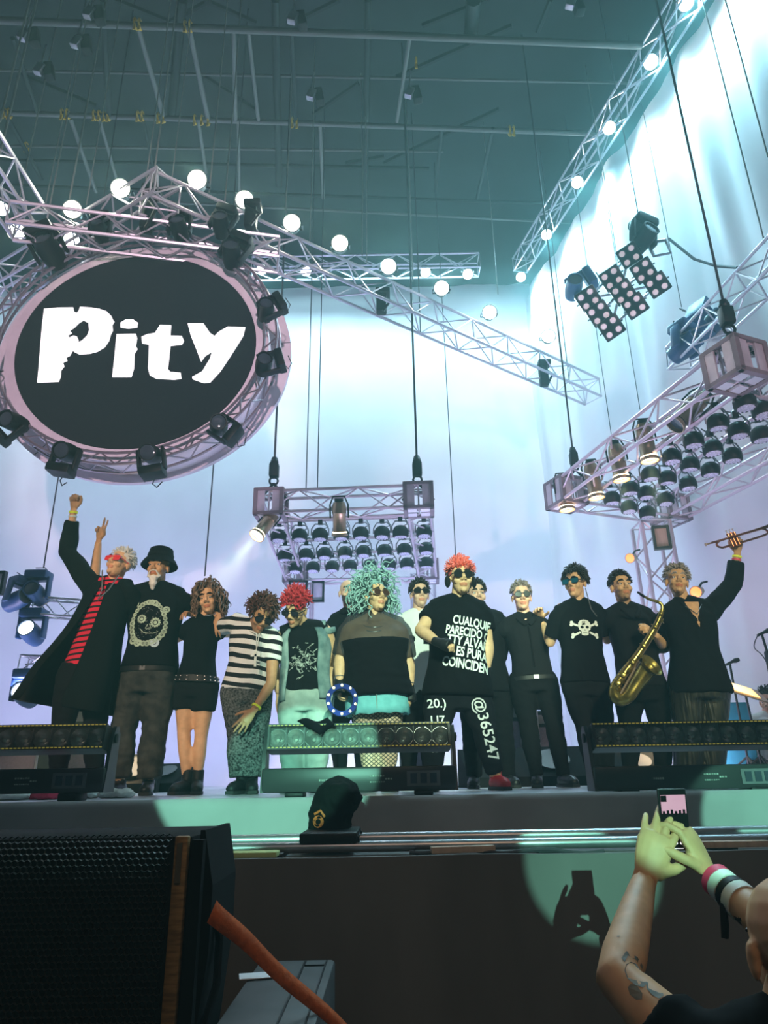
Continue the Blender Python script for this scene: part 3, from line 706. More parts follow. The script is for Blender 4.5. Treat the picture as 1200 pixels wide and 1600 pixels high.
# ------------------------------------------------------------------ people: one body mesh each, clothes and hair as parts
TMP = bpy.data.scenes.new('workbench')
def evaluated(ob):
    TMP.collection.objects.link(ob)
    with bpy.context.temp_override(scene=TMP, view_layer=TMP.view_layers[0]):
        dg = bpy.context.evaluated_depsgraph_get(); dg.update()
    me = bpy.data.meshes.new_from_object(ob.evaluated_get(dg))
    old = ob.data; TMP.collection.objects.unlink(ob); bpy.data.objects.remove(ob)
    return me
def remesh(mb, voxel, smooth=4):
    me = mb.mesh('raw')
    bm = bmesh.new(); bm.from_mesh(me); bmesh.ops.recalc_face_normals(bm, faces=bm.faces[:]); bm.to_mesh(me); bm.free()
    ob = bpy.data.objects.new('raw', me)
    r = ob.modifiers.new('r', 'REMESH'); r.mode = 'VOXEL'; r.voxel_size = voxel; r.adaptivity = 0
    if smooth:
        s = ob.modifiers.new('s', 'SMOOTH'); s.factor = .5; s.iterations = smooth
    out = evaluated(ob); bpy.data.meshes.remove(me)
    return out
def wrinkle(me, amp, fr=(7, 7, 3.5), seed=0):
    n = len(me.vertices); co = [0.0] * (3 * n); no = [0.0] * (3 * n)
    me.vertices.foreach_get('co', co); me.vertex_normals.foreach_get('vector', no)
    nf = noise.noise
    for i in range(0, 3 * n, 3):
        x, y, z = co[i:i + 3]
        a = nf(V((x * fr[0] + seed, y * fr[1], z * fr[2]))); c = 1 - 2.2 * abs(nf(V((x * fr[0] * 1.7 + z * 3, y * fr[1] * 1.7 + seed, z * fr[2] * 1.9 + 4))))
        k = amp * (a * .8 + c * .7 - .2)
        co[i] += no[i] * k; co[i + 1] += no[i + 1] * k; co[i + 2] += no[i + 2] * k
    me.vertices.foreach_set('co', co); me.update()
def finish(name, me, mats, parent):
    me.name = name; me.materials.clear()
    for m in (mats if isinstance(mats, (list, tuple)) else [mats]): me.materials.append(K[m] if isinstance(m, str) else m)
    me.polygons.foreach_set('use_smooth', [True] * len(me.polygons))
    return put(name, me, parent)
def join_meshes(ms):
    b = MB()
    for me in ms:
        b.add([v.co for v in me.vertices], [tuple(p.vertices) for p in me.polygons]); bpy.data.meshes.remove(me)
    return b.mesh('body')

def lerp_tab(tab, t):
    if t <= tab[0][0]: return tab[0][1]
    for (a, x), (b, y) in zip(tab, tab[1:]):
        if t <= b: return x + (y - x) * (t - a) / (b - a)
    return tab[-1][1]
TW = [(-1, .16), (-.22, .15), (0, .165), (.22, .15), (.45, .142), (.7, .160), (.9, .165), (1.0, .135), (1.08, .07)]
TD = [(-1, .11), (-.22, .105), (0, .115), (.22, .106), (.45, .100), (.7, .116), (.9, .104), (1.0, .075), (1.08, .055)]

class Fig:
    def __init__(s, Y, j, build=1.0, belly=0.0, hs=1.0, z0=0.0):
        s.Y = Y; s.build = build; s.belly = belly; s.hs = hs; s.P = {}
        for k, v in j.items():
            p = at(v[0], v[1], Y + (v[2] if len(v) > 2 else 0))
            if k.startswith('an'): p.z = z0 + .085
            s.P[k] = p
        P = s.P
        s.pc = (P['hip_a'] + P['hip_b']) / 2; s.sc = (P['sh_a'] + P['sh_b']) / 2
        s.rh = (P['hip_b'] - P['hip_a']).normalized(); s.rs = (P['sh_b'] - P['sh_a']).normalized()
        s.up = (s.sc - s.pc).normalized()
        s.kw = (P['sh_b'] - P['sh_a']).length / .34
    def spine(s, t): return s.pc + (s.sc - s.pc) * t
    def axes(s, t):
        r = s.rh.lerp(s.rs, min(max(t, 0), 1)); r = (r - s.up * r.dot(s.up)).normalized(); f = r.cross(s.up).normalized()
        return r, f
    def ring(s, t, ease=0.0, n=20, wk=1.0, ov=None, arc=None):
        r, f = s.axes(t); c = s.spine(t)
        k = s.build * (1 + (s.kw - 1) * min(max(t, 0), 1) * .8)
        w_ = lerp_tab(TW, t) * k * wk + ease; d_ = lerp_tab(TD, t) * s.build * (wk if wk > 1 else 1) + ease
        b = s.belly * math.exp(-((t - .32) / .28) ** 2)
        out = []
        a0, a1 = arc or (0, 2 * PI)
        for i in range(n):
            a = a0 + (a1 - a0) * (i / n if arc is None else i / (n - 1))
            ca, sa = math.cos(a), math.sin(a)
            ca = math.copysign(abs(ca) ** .8, ca); sa = math.copysign(abs(sa) ** .85, sa)
            dd = d_ + (b if sa > 0 else 0)
            out.append(c + r * (w_ * ca) + f * (dd * sa))
        return out
    def torso(s, mb, t0, t1, ease, steps=14, flare=0.0):
        n = 20; rings = []
        for i in range(steps + 1):
            t = t0 + (t1 - t0) * i / steps
            e = ease + flare * max(0, .5 - t)
            rings.append(s.ring(t, e, n))
        vs = [p for r_ in rings for p in r_]; fs = []
        for i in range(steps):
            for k in range(n):
                a, b = i * n + k, i * n + (k + 1) % n; fs.append((a, b, b + n, a + n))
        fs.append(tuple(range(n - 1, -1, -1))); fs.append(tuple(range(steps * n, steps * n + n)))
        mb.add(vs, fs)
    def limb(s, mb, pts, rads, f0=0.0, f1=1.0, n=12, sub=5):   # tapered chain, cut to a fraction of its length
        P = []; Q = []
        m = len(pts) - 1
        for i in range(m * sub + 1):
            u = i / sub; k = min(int(u), m - 1); x = u - k
            P.append(pts[k].lerp(pts[k + 1], x)); Q.append(lerp_tab(rads, u))
        N = len(P); i0, i1 = f0 * m * sub, f1 * m * sub
        sel = [i for i in range(N) if i0 - 1e-6 <= i <= i1 + 1e-6]
        mb.tube([P[i] for i in sel], [Q[i] for i in sel], n)
        mb.ball(P[sel[0]], Q[sel[0]] * .98, 10)
        return P[sel[-1]], Q[sel[-1]]
    def arm_pts(s, c): return [s.P['sh_' + c] - V((0, 0, .03)), s.P['el_' + c], s.P['wr_' + c]]
    def leg_pts(s, c): return [s.P['hip_' + c], s.P['kn_' + c], s.P['an_' + c]]

AR = [(0, .056), (.5, .050), (.9, .041), (1.15, .044), (1.6, .036), (2, .027)]
LR = [(0, .090), (.5, .080), (.92, .056), (1.0, .055), (1.35, .056), (1.8, .038), (2, .036)]

def head_mesh(stub=False):
    b = MB()
    b.ball((0, .012, .045), (.075, .094, .086), 16); b.ball((0, -.018, -.015), (.063, .074, .098), 16); b.ball((0, -.035, -.072), (.046, .050, .042), 12)
    for s in (-1, 1):
        b.ball((s * .038, -.058, -.022), (.026, .028, .026), 10); b.ball((s * .078, .012, .0), (.010, .020, .032), 10)
        b.ball((s * .079, .022, .012), (.010, .012, .018), 8); b.ball((s * .012, -.098, -.022), (.011, .013, .009), 8)
        b.tube([(s * .006, -.088, .034), (s * .028, -.088, .037), (s * .052, -.070, .031)], [.009, .010, .008], 8); b.tube([(s * .016, -.084, .001), (s * .032, -.084, -.001), (s * .048, -.072, .002)], [.004, .005, .004], 8); b.tube([(s * .016, -.084, .023), (s * .032, -.085, .025), (s * .048, -.072, .022)], [.004, .0055, .004], 8)
    b.tube([(0, -.080, .038), (0, -.097, .008), (0, -.112, -.018)], [.010, .012, .014], 10)
    b.tube([(-.026, -.080, -.052), (0, -.094, -.049), (.026, -.080, -.052)], [.004, .008, .004], 8)
    b.tube([(-.022, -.080, -.062), (0, -.091, -.064), (.022, -.080, -.062)], [.004, .009, .004], 8)
    b.ball((0, -.074, -.092), (.022, .018, .017), 10)
    return b
HEAD = None
def head_data():
    global HEAD
    if HEAD is None: HEAD = remesh(head_mesh(), .0052, 2)
    return HEAD

def hand_mb(curl=(20, 20, 20, 20), thumb=25, spread=6, sgn=1, wide=1.0):
    """wrist at origin, fingers along +Y, thumb towards +X*sgn, palm faces -Z"""
    b = MB()
    b.tube([(0, -.045, 0), (0, 0, 0), (0, .03, 0), (0, .07, 0), (0, .092, 0)], [.026, .027, .036, .042, .036], 14, ell=.42, up=(0, 0, 1))
    b.ball((sgn * .026, .028, -.008), (.018, .032, .014), 10)
    base = [(.030, .088), (.010, .094), (-.011, .092), (-.030, .082)]; ln = [.072, .080, .074, .058]; rr = [.0092, .0095, .009, .0080]
    for i in range(4):
        x, y = base[i]; p = V((sgn * x * wide, y - .012, 0)); a = R(spread * (1.5 - i)) * sgn; bend = 0.0; pts = [p]
        for k, fr_ in enumerate((.22, .40, .33, .27)):
            if k: bend += R(curl[i]) * (1.1 if k < 3 else .8)
            d = V((math.sin(a) * math.cos(bend), math.cos(a) * math.cos(bend), -math.sin(bend)))
            p = p + d * ln[i] * fr_ * 1.05; pts.append(p)
        b.tube(pts, [rr[i] * q for q in (1.05, 1.05, 1.0, .95, .78)], 9); b.ball(pts[-1], rr[i] * .78, 8)
    p = V((sgn * .028, .018, -.006)); a = R(48) * sgn; pts = [p]; bend = 0
    for k, l in enumerate((.034, .034, .028)):
        a2 = a - sgn * R(thumb * .6) * k
        d = V((math.sin(a2), math.cos(a2), -.25 - math.sin(R(thumb)) * k * .5)).normalized(); p = p + d * l; pts.append(p)
    b.tube(pts, [.014, .0125, .0115, .009], 9); b.ball(pts[-1], .009, 8)
    return b
POSE = {'relax': ((18, 22, 26, 30), 20, 4), 'fist': ((82, 85, 86, 88), 60, 1), 'peace': ((2, 2, 78, 82), 60, 9), 'grip': ((55, 58, 60, 60), 45, 3), 'flat': ((6, 6, 8, 10), 12, 7), 'drape': ((24, 28, 30, 30), 15, 5)}
def hand_mesh(pose, wrist, d, back, sgn, s=1.0, voxel=.0048):
    c, th, sp = POSE[pose] if isinstance(pose, str) else pose
    me = remesh(hand_mb(c, th, sp, sgn), voxel, 2)
    y = V(d).normalized(); z = V(back); z = (z - y * z.dot(y)).normalized(); x = y.cross(z)
    m = M(((x.x, y.x, z.x, wrist[0]), (x.y, y.y, z.y, wrist[1]), (x.z, y.z, z.z, wrist[2]), (0, 0, 0, 1))) @ M.Scale(s, 4)
    me.transform(m); return me

def collar(root, F, m, t=.90, w=.012):
    r, f = F.axes(1); fr_ = F.spine(t) + f * (lerp_tab(TD, t) * F.build + .030)
    for s in (-1, 1):
        pts = [F.nk[1] + r * (s * .030) - f * .05 + V((0, 0, .0)), F.nk[1] + r * (s * .066) + V((0, 0, -.005)), F.nk[0] + r * (s * .066) + f * .075 + V((0, 0, .035)), fr_ + r * (s * .012)]
        MB().tube(smooth_path_(pts), [w * 1.2] * 9 + [w * 1.6] * 9 + [w] * 100, 8, ell=.6).build('collar', m, root)
def smooth_path_(P, n=6):
    out = []
    for i in range(len(P) - 1):
        p0, p1, p2, p3 = P[max(i - 1, 0)], P[i], P[i + 1], P[min(i + 2, len(P) - 1)]
        for k in range(n):
            t = k / n; out.append(.5 * ((2 * p1) + (p2 - p0) * t + (2 * p0 - 5 * p1 + 4 * p2 - p3) * t * t + (3 * p1 - p0 - 3 * p2 + p3) * t ** 3))
    return out + [P[-1]]
def vee(w, top, bot, n=8):                              # finely split V-shaped neckline patch
    vs = []; fs = []
    for j in range(n + 1):
        y = bot + (top - bot) * j / n; k = w * j / n
        vs += [(-k + 2 * k * i / 4, y) for i in range(5)]
    for j in range(n): fs += [(j * 5 + i, j * 5 + i + 1, j * 5 + i + 6, j * 5 + i + 5) for i in range(4)]
    return vs, fs
SK = {}
def skin(name, c): K[name] = mat(name, c, .5, var=.08, scale=25, spec=.35); K[name + '_lip'] = mat(name + '_lip', (c[0] * .85, c[1] * .55, c[2] * .55), .45)
skin('skin_fair', (0.74, 0.43, 0.24)); skin('skin_mid', (0.64, 0.36, 0.19)); skin('skin_tan', (0.54, 0.29, 0.15)); skin('skin_pink', (0.76, 0.43, 0.30))
def hm(name, c, c2=None): K[name] = mat(name, c, .55, c2=c2, scale=40, spec=.3)
hm('stubble', (.34, .19, .11), (.40, .23, .13)); hm('hair_white', (.72, .70, .66), (.85, .82, .78)); hm('hair_brown', (.035, .020, .013), (.075, .042, .026)); hm('hair_dark', (.014, .011, .010), (.035, .026, .022)); hm('hair_curl', (.06, .028, .022), (.17, .075, .06))
hm('hair_red', (.45, .015, .03), (.62, .05, .06)); hm('hair_teal', (.22, .38, .38), (.38, .56, .55)); hm('hair_orange', (.95, .10, .04), (.98, .28, .26)); hm('hair_grey', (.20, .16, .15), (.34, .28, .27)); hm('hair_wave', (.045, .022, .016), (.30, .20, .14))
K['eyewhite'] = mat('eye_white', (.8, .78, .75), .2, var=.02); K['iris'] = mat('iris', (.03, .02, .015), .15)

def hair_strands(hm_, n, length, rad, curl, drop, out, zmin=0.0, front=-.35, seed=1, segs=9, jit=.3, cap=True, hlim=None, topz=None):
    rnd = random.Random(seed); b = MB()
    if cap: b.ball((0, .018, .052), (.079, .093, .087), 16)
    c = V((0, .015, .045)); r = V((.078, .095, .088)); k = 0
    while k < n:
        d = V((rnd.gauss(0, 1), rnd.gauss(0, 1), rnd.gauss(0, 1))).normalized()
        if d.z < zmin: continue
        if d.y < front and d.z < (.82 if length > .12 else .55): continue
        if topz is not None and d.z < topz: continue
        k += 1
        p = c + V((d.x * r.x, d.y * r.y, d.z * r.z)) * .97
        L = length * rnd.uniform(.65, 1.15); ph = rnd.uniform(0, 6.28); pts = []; q = p.copy(); dirn = (d * out + V((rnd.gauss(0, jit), rnd.gauss(0, jit), rnd.gauss(0, jit)))).normalized()
        for i in range(segs + 1):
            t = i / segs; cr = curl * min(1, t * 3)
            a = ph + t * L / .035 * 2.2 * (1 if curl > 0 else 0)
            u = dirn.orthogonal().normalized(); w_ = dirn.cross(u)
            pts.append(q + (u * math.cos(a) + w_ * math.sin(a)) * cr)
            dirn = (dirn + V((0, 0, -drop)) * (L / segs) * 12).normalized()
            q = q + dirn * (L / segs)
            e = q - c; el = math.sqrt((e.x / .084) ** 2 + (e.y / .1) ** 2 + (e.z / .115) ** 2)
            if el < 1: q = c + e / max(el, .3)
            if q.y < -.075 and abs(q.x) < .068 and q.z < .078 and length > .12: q.x = math.copysign(.07, q.x if abs(q.x) > .003 else d.x)
        b.tube([hm_ @ p_ for p_ in pts], [rad * (1.1 - .6 * i / segs) for i in range(segs + 1)], 4)
    if cap:
        nb_ = 16 * (16 // 2 + 2)
        for i in range(nb_): b.v[i] = hm_ @ b.v[i]
    return b

def glasses(parent, hm_, kind='dark', w=.030, h=.022, shape='round', tint='lensdark', name='sunglasses'):
    fr_ = MB(); ln_ = []
    for s in (-1, 1):
        pts = []
        for k in range(20):
            a = 2 * PI * k / 20; ca, sa = math.cos(a), math.sin(a)
            if shape == 'rect': ca = math.copysign(abs(ca) ** .45, ca); sa = math.copysign(abs(sa) ** .5, sa)
            pts.append((s * .034 + w * ca, -.103 + abs(ca * w + s * s * 0) * .10 + .006, .014 + h * sa))
        m = MB(); c0 = (s * .034, -.101, .014)
        m.add([hm_ @ V(p) for p in pts] + [hm_ @ V((p[0], p[1] - .004, p[2])) for p in pts], [tuple(range(20)), tuple(range(39, 19, -1))] + [(i, (i + 1) % 20, (i + 1) % 20 + 20, i + 20) for i in range(20)])
        ln_.append(m)
        fr_.tube([hm_ @ V((p[0], p[1] - .002, p[2])) for p in pts + [pts[0]]], .0028, 6, cap=False)
        fr_.tube([hm_ @ V((s * (.034 + w), -.094, .018)), hm_ @ V((s * .078, -.07, .018)), hm_ @ V((s * .083, .0, .018)), hm_ @ V((s * .082, .02, .005))], .0035, 6)
    fr_.tube([hm_ @ V((-.010, -.105, .018)), hm_ @ V((0, -.110, .022)), hm_ @ V((.010, -.105, .018))], .003, 6)
    f = fr_.build(name, 'black' if kind == 'dark' else kind, parent)
    for m in ln_: m.build('lens', tint, f)
    return f
K['lensdark'] = mat('sunglass_lens', (.012, .010, .012), .06, spec=.9); K['lensbrown'] = mat('sunglass_lens_brown', (.06, .025, .018), .08, spec=.9)
K['lensred'] = mat('sunglass_lens_red', (.75, .03, .03), .1, spec=.8); K['lensblue'] = mat('sunglass_lens_blue', (.01, .12, .20), .05, spec=1.0)

def person(label, F, skinm, head, hands, group='band on the stage', brow='hair_dark', beard=None, arms=True, voxel=.014, grp=True, z0=0.0, hvox=.0048):
    """F figure; head = (px, py, dy, yaw, pitch, roll); hands = {'a': (pose, dirpx, back, s), ...}"""
    P = F.P; base = V((F.pc.x, F.pc.y, z0))
    root = thing('person', label, 'person', base, group if grp else None)
    b = MB(); F.torso(b, -.18, 1.02, -.012)
    for c in 'ab':
        F.limb(b, F.arm_pts(c), [(u, r * (1 + (F.build - 1) * .7)) for u, r in AR]); F.limb(b, F.leg_pts(c), [(u, r * (1 + (F.build - 1) * .7)) for u, r in LR])
    hc = at(head[0], head[1], F.Y + head[2])
    hmx = M.Translation(hc) @ M.Rotation(R(head[3]), 4, 'Z') @ M.Rotation(R(head[4]), 4, 'X') @ M.Rotation(R(head[5]), 4, 'Y') @ M.Scale(F.hs, 4)
    nb_ = F.spine(.98) + V((0, 0, .02))
    F.nk = nk = [nb_, nb_.lerp(hmx @ V((0, .018, -.04)), .5), hmx @ V((0, .018, -.02))]
    b.tube(nk, [.062, .054 * F.hs, .054 * F.hs], 14)
    for c in 'ab': b.tube([nk[1], F.P['sh_' + c] + V((0, 0, .0))], [.040, .046], 10)
    ms = [remesh(b, voxel, 3)]
    hd = head_data().copy(); hd.transform(hmx); ms.append(hd)
    hb = MB().tube(nk, [.064, .0555 * F.hs, .055 * F.hs], 18); ms.append(remesh(hb, .008, 2))
    for c, h in hands.items():
        pose, tgt, back, sgn = h[:4]; w_ = P['wr_' + c]; d = at(tgt[0], tgt[1], F.Y + tgt[2]) - w_
        ms.append(hand_mesh(pose, w_ + d.normalized() * .02, d, back, sgn, h[4] if len(h) > 4 else 1.0, hvox))
    me = join_meshes(ms)
    inv = hmx.inverted(); mi = []
    vc = [inv @ v.co for v in me.vertices]
    for p in me.polygons:
        q = sum((vc[i] for i in p.vertices), V()) / len(p.vertices); k = 0
        if q.y < -.055 and abs(q.x) < .07 and -.12 < q.z < .06:
            if abs(q.x) < .026 and -.068 < q.z < -.046 and q.y < -.080: k = 1
            elif .034 < q.z < .046 + .002 and .010 < abs(q.x) < .054: k = 2
        if beard and k == 0 and q.y < .0 and abs(q.x) < .08 and -.14 < q.z < -.035 + .5 * max(0, abs(q.x) - .045) and not (abs(q.x) < .028 and -.070 < q.z < -.045) and (inv @ me.vertices[p.vertices[0]].co).length < .16: k = 3
        mi.append(k)
    body = finish('body', me, [skinm, skinm + '_lip', brow, beard or brow], root)
    me.polygons.foreach_set('material_index', mi)
    for s in (-1, 1):
        MB().tube([hmx @ V((s * .017, -.100, .042)), hmx @ V((s * .024, -.1005, .046)), hmx @ V((s * .040, -.092, .046)), hmx @ V((s * .054, -.078, .038))], [.0045, .0055, .005, .003], 6).build('eyebrow', brow, body)
        e = MB().ball(hmx @ V((s * .031, -.0745, .0115)), .0112 * F.hs, 10).build('eye', 'eyewhite', body)
        MB().ball(hmx @ V((s * .031, -.0835, .0112)), (.0062 * F.hs, .0034 * F.hs, .0062 * F.hs), 8).build('iris', 'iris', body)
    return root, hmx
def mark(parent, o): o.parent = parent; return o

def shirt(root, F, m, hem=-.05, sleeve=.6, ease=.018, flare=.0, top=1.06, name='shirt', wr=.006, sl_ease=.016, seed=0, sides='ab', sl1=None, cuff=0.0):
    b = MB(); F.torso(b, hem, top, ease, 16, flare)
    for c in sides:
        f1 = (sl1 or {}).get(c, sleeve) / 2
        if f1 <= 0: continue
        pe, pr = F.limb(b, F.arm_pts(c), [(u, r * (1 + (F.build - 1) * .7) + sl_ease + .006 * max(0, .5 - abs(u - f1 * 2))) for u, r in AR], 0, f1, 14, 8)
    # shoulder slope
    for c in 'ab': b.tube([F.nk[1] + V((0, 0, -.018)), F.P['sh_' + c] - V((0, 0, .006))], [.048 + ease * .7, .056 * F.build + ease * .6], 12)
    me = remesh(b, .0115, 4); wrinkle(me, wr, seed=seed)
    return finish(name, me, m, root)
def trousers(root, F, m, top=.10, ease=.016, legs=2.0, flare=0.0, name='trousers', wr=.006, seed=3, low=-.2, lr=LR):
    b = MB(); F.torso(b, low, top, ease)
    for c in 'ab':
        F.limb(b, F.leg_pts(c), [(u, r * (1 + (F.build - 1) * .6) + ease + flare * max(0, u - .7)) for u, r in lr], 0, legs / 2, 14, 10)
    me = remesh(b, .012, 4); wrinkle(me, wr, (6, 6, 9), seed)
    return finish(name, me, m, root)
def shoes(root, F, m='shoe', tall=.0, sole='sole', name='shoe', yaw=(-12, 12), mats=None):
    for c, y in zip('ab', yaw):
        a = F.P['an_' + c]; q = M.Translation((a.x, a.y, a.z - .085)) @ M.Rotation(R(y) + math.atan2(F.axes(0)[1].x, -F.axes(0)[1].y), 4, 'Z')
        b = MB(); b.tube([q @ V((0, .05, .045)), q @ V((0, 0, .055)), q @ V((0, -.07, .05)), q @ V((0, -.15, .04)), q @ V((0, -.20, .034))], [.040, .045, .045, .044, .026], 14)
        b.tube([q @ V((0, .0, .04)), q @ V((0, .01, .11 + tall))], [.042, .046], 12); b.ball(q @ V((0, -.16, .038)), (.044, .05, .032), 12)
        me = remesh(b, .008, 3)
        for v in me.vertices: v.co.z = max(v.co.z, a.z - .067)
        o = finish(name, me, (mats or {}).get(c, m), root)
        s = MB(); pr = [(-.034, .08), (.034, .08), (.040, .02), (.040, -.08), (.046, -.15), (.03, -.205), (-.03, -.205), (-.046, -.15), (-.040, -.08), (-.040, .02)]
        s.prism(pr, .022, q @ M.Translation((0, 0, .002))); s.build('sole', sole, o)
def band_on(root, F, c, m, f=.06, r=.034, w=.016, name='wristband'):
    w_, e = F.P['wr_' + c], F.P['el_' + c]; d = (e - w_).normalized(); p = w_ + d * f
    MB().lathe([(r, -w / 2), (r + .003, -w / 2), (r + .003, w / 2), (r, w / 2), (r, -w / 2)], frame(p, d), 18, cap=False).build(name, m, root)
def bvh_of(o):
    me = o.data; return BVHTree.FromPolygons([v.co for v in me.vertices], [tuple(p.vertices) for p in me.polygons])
def decal(parent, origin, right, up, polys, m, name, off=.004, thick=None):
    """flat print laid on a garment: 2-D triangles dropped on the cloth along its facing direction"""
    r = V(right).normalized(); u = V(up); u = (u - r * u.dot(r)).normalized(); f = r.cross(u); t = bvh_of(parent); b = MB()
    for vs, fs in polys:
        out = []; miss = set()
        for i, (x, y) in enumerate(vs):
            o_ = origin + r * x + u * y; h = t.ray_cast(o_ + f * .6, -f)[0]
            if h is None or (h - o_).length > .4: miss.add(i); h = o_
            out.append(h + f * off)
        b.add(out, [q for q in fs if not miss.intersection(q)])
    me = b.mesh(name); me.materials.append(K[m] if isinstance(m, str) else m)
    bm = bmesh.new(); bm.from_mesh(me); bmesh.ops.triangulate(bm, faces=bm.faces[:]); bm.to_mesh(me); bm.free()
    return put(name, me, parent)
def poly(outer, holes=(), dens=None):
    loops = [[V((x, y, 0)) for x, y in l] for l in (outer, *holes)]
    return ([(p.x, p.y) for l in loops for p in l], [tuple(t) for t in tessellate_polygon(loops)])
def disc(x, y, rx, ry=None, n=18, rot=0): ry = ry or rx; return [(x + rx * math.cos(a + 0) * math.cos(rot) - ry * math.sin(a) * math.sin(rot), y + rx * math.cos(a) * math.sin(rot) + ry * math.sin(a) * math.cos(rot)) for a in [2 * PI * k / n for k in range(n)]]
def ringp(x, y, r0, r1, n=18): return poly(disc(x, y, r1, n=n), [disc(x, y, r0, n=n)])
def stroke(pts, w_):                                   # hand-painted line as a thin quad strip
    vs = []; fs = []; n = len(pts)
    for i, (x, y) in enumerate(pts):
        x0, y0 = pts[max(i - 1, 0)]; x1, y1 = pts[min(i + 1, n - 1)]; l = math.hypot(x1 - x0, y1 - y0) or 1
        nx, ny = -(y1 - y0) / l * w_ / 2, (x1 - x0) / l * w_ / 2; vs += [(x + nx, y + ny), (x - nx, y - ny)]
    for i in range(n - 1): fs.append((2 * i, 2 * i + 1, 2 * i + 3, 2 * i + 2))
    return vs, fs
def islands(pv):                                        # one piece per letter
    vs, fs = pv; par = list(range(len(vs)))
    def find(a):
        while par[a] != a: par[a] = par[par[a]]; a = par[a]
        return a
    for f in fs:
        for q in f[1:]: par[find(q)] = find(f[0])
    g = {}
    for f in fs: g.setdefault(find(f[0]), []).append(f)
    out = []
    for L in g.values():
        ids = sorted({i for f in L for i in f}); m = {i: k for k, i in enumerate(ids)}
        out.append(([vs[i] for i in ids], [tuple(m[i] for i in f) for f in L]))
    return out
def text_poly(txt, size, x=0, y=0, bold=.0, shear=0, sx=1.0):
    cu = bpy.data.curves.new('t', 'FONT'); cu.body = txt; cu.size = size; cu.align_x = 'LEFT'; cu.resolution_u = 3; cu.shear = shear; cu.offset = bold
    ob = bpy.data.objects.new('t', cu); me = evaluated(ob)
    bm = bmesh.new(); bm.from_mesh(me); bmesh.ops.triangulate(bm, faces=bm.faces[:])
    bmesh.ops.subdivide_edges(bm, edges=[e for e in bm.edges if e.calc_length() > .03], cuts=1); bmesh.ops.triangulate(bm, faces=bm.faces[:])
    bm.verts.index_update(); out = ([(v.co.x * sx + x, v.co.y + y) for v in bm.verts], [tuple(q.index for q in f.verts) for f in bm.faces]); bm.free(); bpy.data.meshes.remove(me)
    return out
# ------------------------------------------------------------------ cloth kinds
def cm(name, c, rough=.9, **k): K[name] = mat(name, c, rough, spec=.10, **k)
cm('cloth_black', (.0045, .0045, .006)); cm('cloth_coal', (.008, .008, .010)); cm('cloth_green_black', (.005, .007, .007)); cm('cloth_white', (.78, .78, .76), var=.04)
cm('jean_grey', (.028, .028, .028), c2=(.06, .06, .056), scale=14, bump=.2); cm('jean_black', (.007, .007, .010), scale=14); cm('jean_light', (.22, .29, .27), c2=(.34, .42, .39), scale=9, bump=.2)
cm('denim_vest', (.10, .16, .17), c2=(.24, .33, .33), scale=10, bump=.2); cm('skirt_teal', (.16, .46, .50), c2=(.20, .54, .58), scale=20, bump=.2); cm('acid_wash', (.010, .010, .012), c2=(.16, .17, .17), scale=75)
cm('wine', (.06, .015, .03)); K['satin'] = mat('satin_black', (.004, .004, .004), .34, spec=.5, c2=(.028, .028, .018), scale=9, stretch=(5, 5, .4), bump=.9); K['leather'] = mat('black_leather', (.008, .008, .010), .55, spec=.3)  # olive glints of the satin are painted as streaks in its colour
K['shoe'] = mat('shoe_black', (.012, .012, .014), .4); K['sole'] = mat('shoe_sole', (.03, .03, .03), .8); K['redshoe'] = mat('shoe_red', (.45, .01, .02), .5)
K['bandyellow'] = mat('band_yellow', (.75, .85, .05), .5, emit=(.7, .8, .02), es=.10); K['bandred'] = mat('band_red', (.75, .04, .12), .5); K['bandwhite'] = mat('band_white', (.8, .85, .8), .5)
K['silver'] = mat('silver', (.7, .7, .7), .25, .9); K['printwhite'] = mat('print_white', (.82, .84, .80), .7, var=.03); K['printgreen'] = mat('print_pale_green', (.42, .55, .42), .7, var=.25, scale=30); K['printblue'] = mat('print_pale_blue', (.48, .60, .66), .7); K['printdim'] = mat('print_grey', (.30, .33, .30), .7, var=.5, scale=60); K['chalk'] = mat('chalk_paint', (.62, .58, .58), .8)
def stripes(name, a, b, freq, dist, vec=(0, 0, 1), duty=.5):
    m = bpy.data.materials.new(name); m.use_nodes = True; n = m.node_tree; bs = n.nodes['Principled BSDF']; bs.inputs['Roughness'].default_value = .85; bs.inputs['Specular IOR Level'].default_value = .2
    tc = n.nodes.new('ShaderNodeTexCoord'); w_ = n.nodes.new('ShaderNodeTexWave'); w_.bands_direction = 'Z'; w_.inputs['Scale'].default_value = freq; w_.inputs['Distortion'].default_value = dist; w_.inputs['Detail'].default_value = 1.5; w_.inputs['Detail Scale'].default_value = 1.2
    mp = n.nodes.new('ShaderNodeMapping'); mp.inputs['Rotation'].default_value = vec
    rp = n.nodes.new('ShaderNodeValToRGB'); rp.color_ramp.interpolation = 'CONSTANT'; rp.color_ramp.elements[0].color = (*a, 1); rp.color_ramp.elements[1].color = (*b, 1); rp.color_ramp.elements[1].position = duty
    n.links.new(tc.outputs['Object'], mp.inputs[0]); n.links.new(mp.outputs[0], w_.inputs['Vector']); n.links.new(w_.outputs['Fac'], rp.inputs[0]); n.links.new(rp.outputs[0], bs.inputs['Base Color']); K[name] = m
stripes('tee_red', (.012, .010, .012), (.72, .02, .06), 7.5, .4, (0, R(6), 0), .32)
stripes('tee_bw', (.012, .012, .016), (.80, .82, .82), 4.6, 1.6, (0, R(-10), 0), .46)
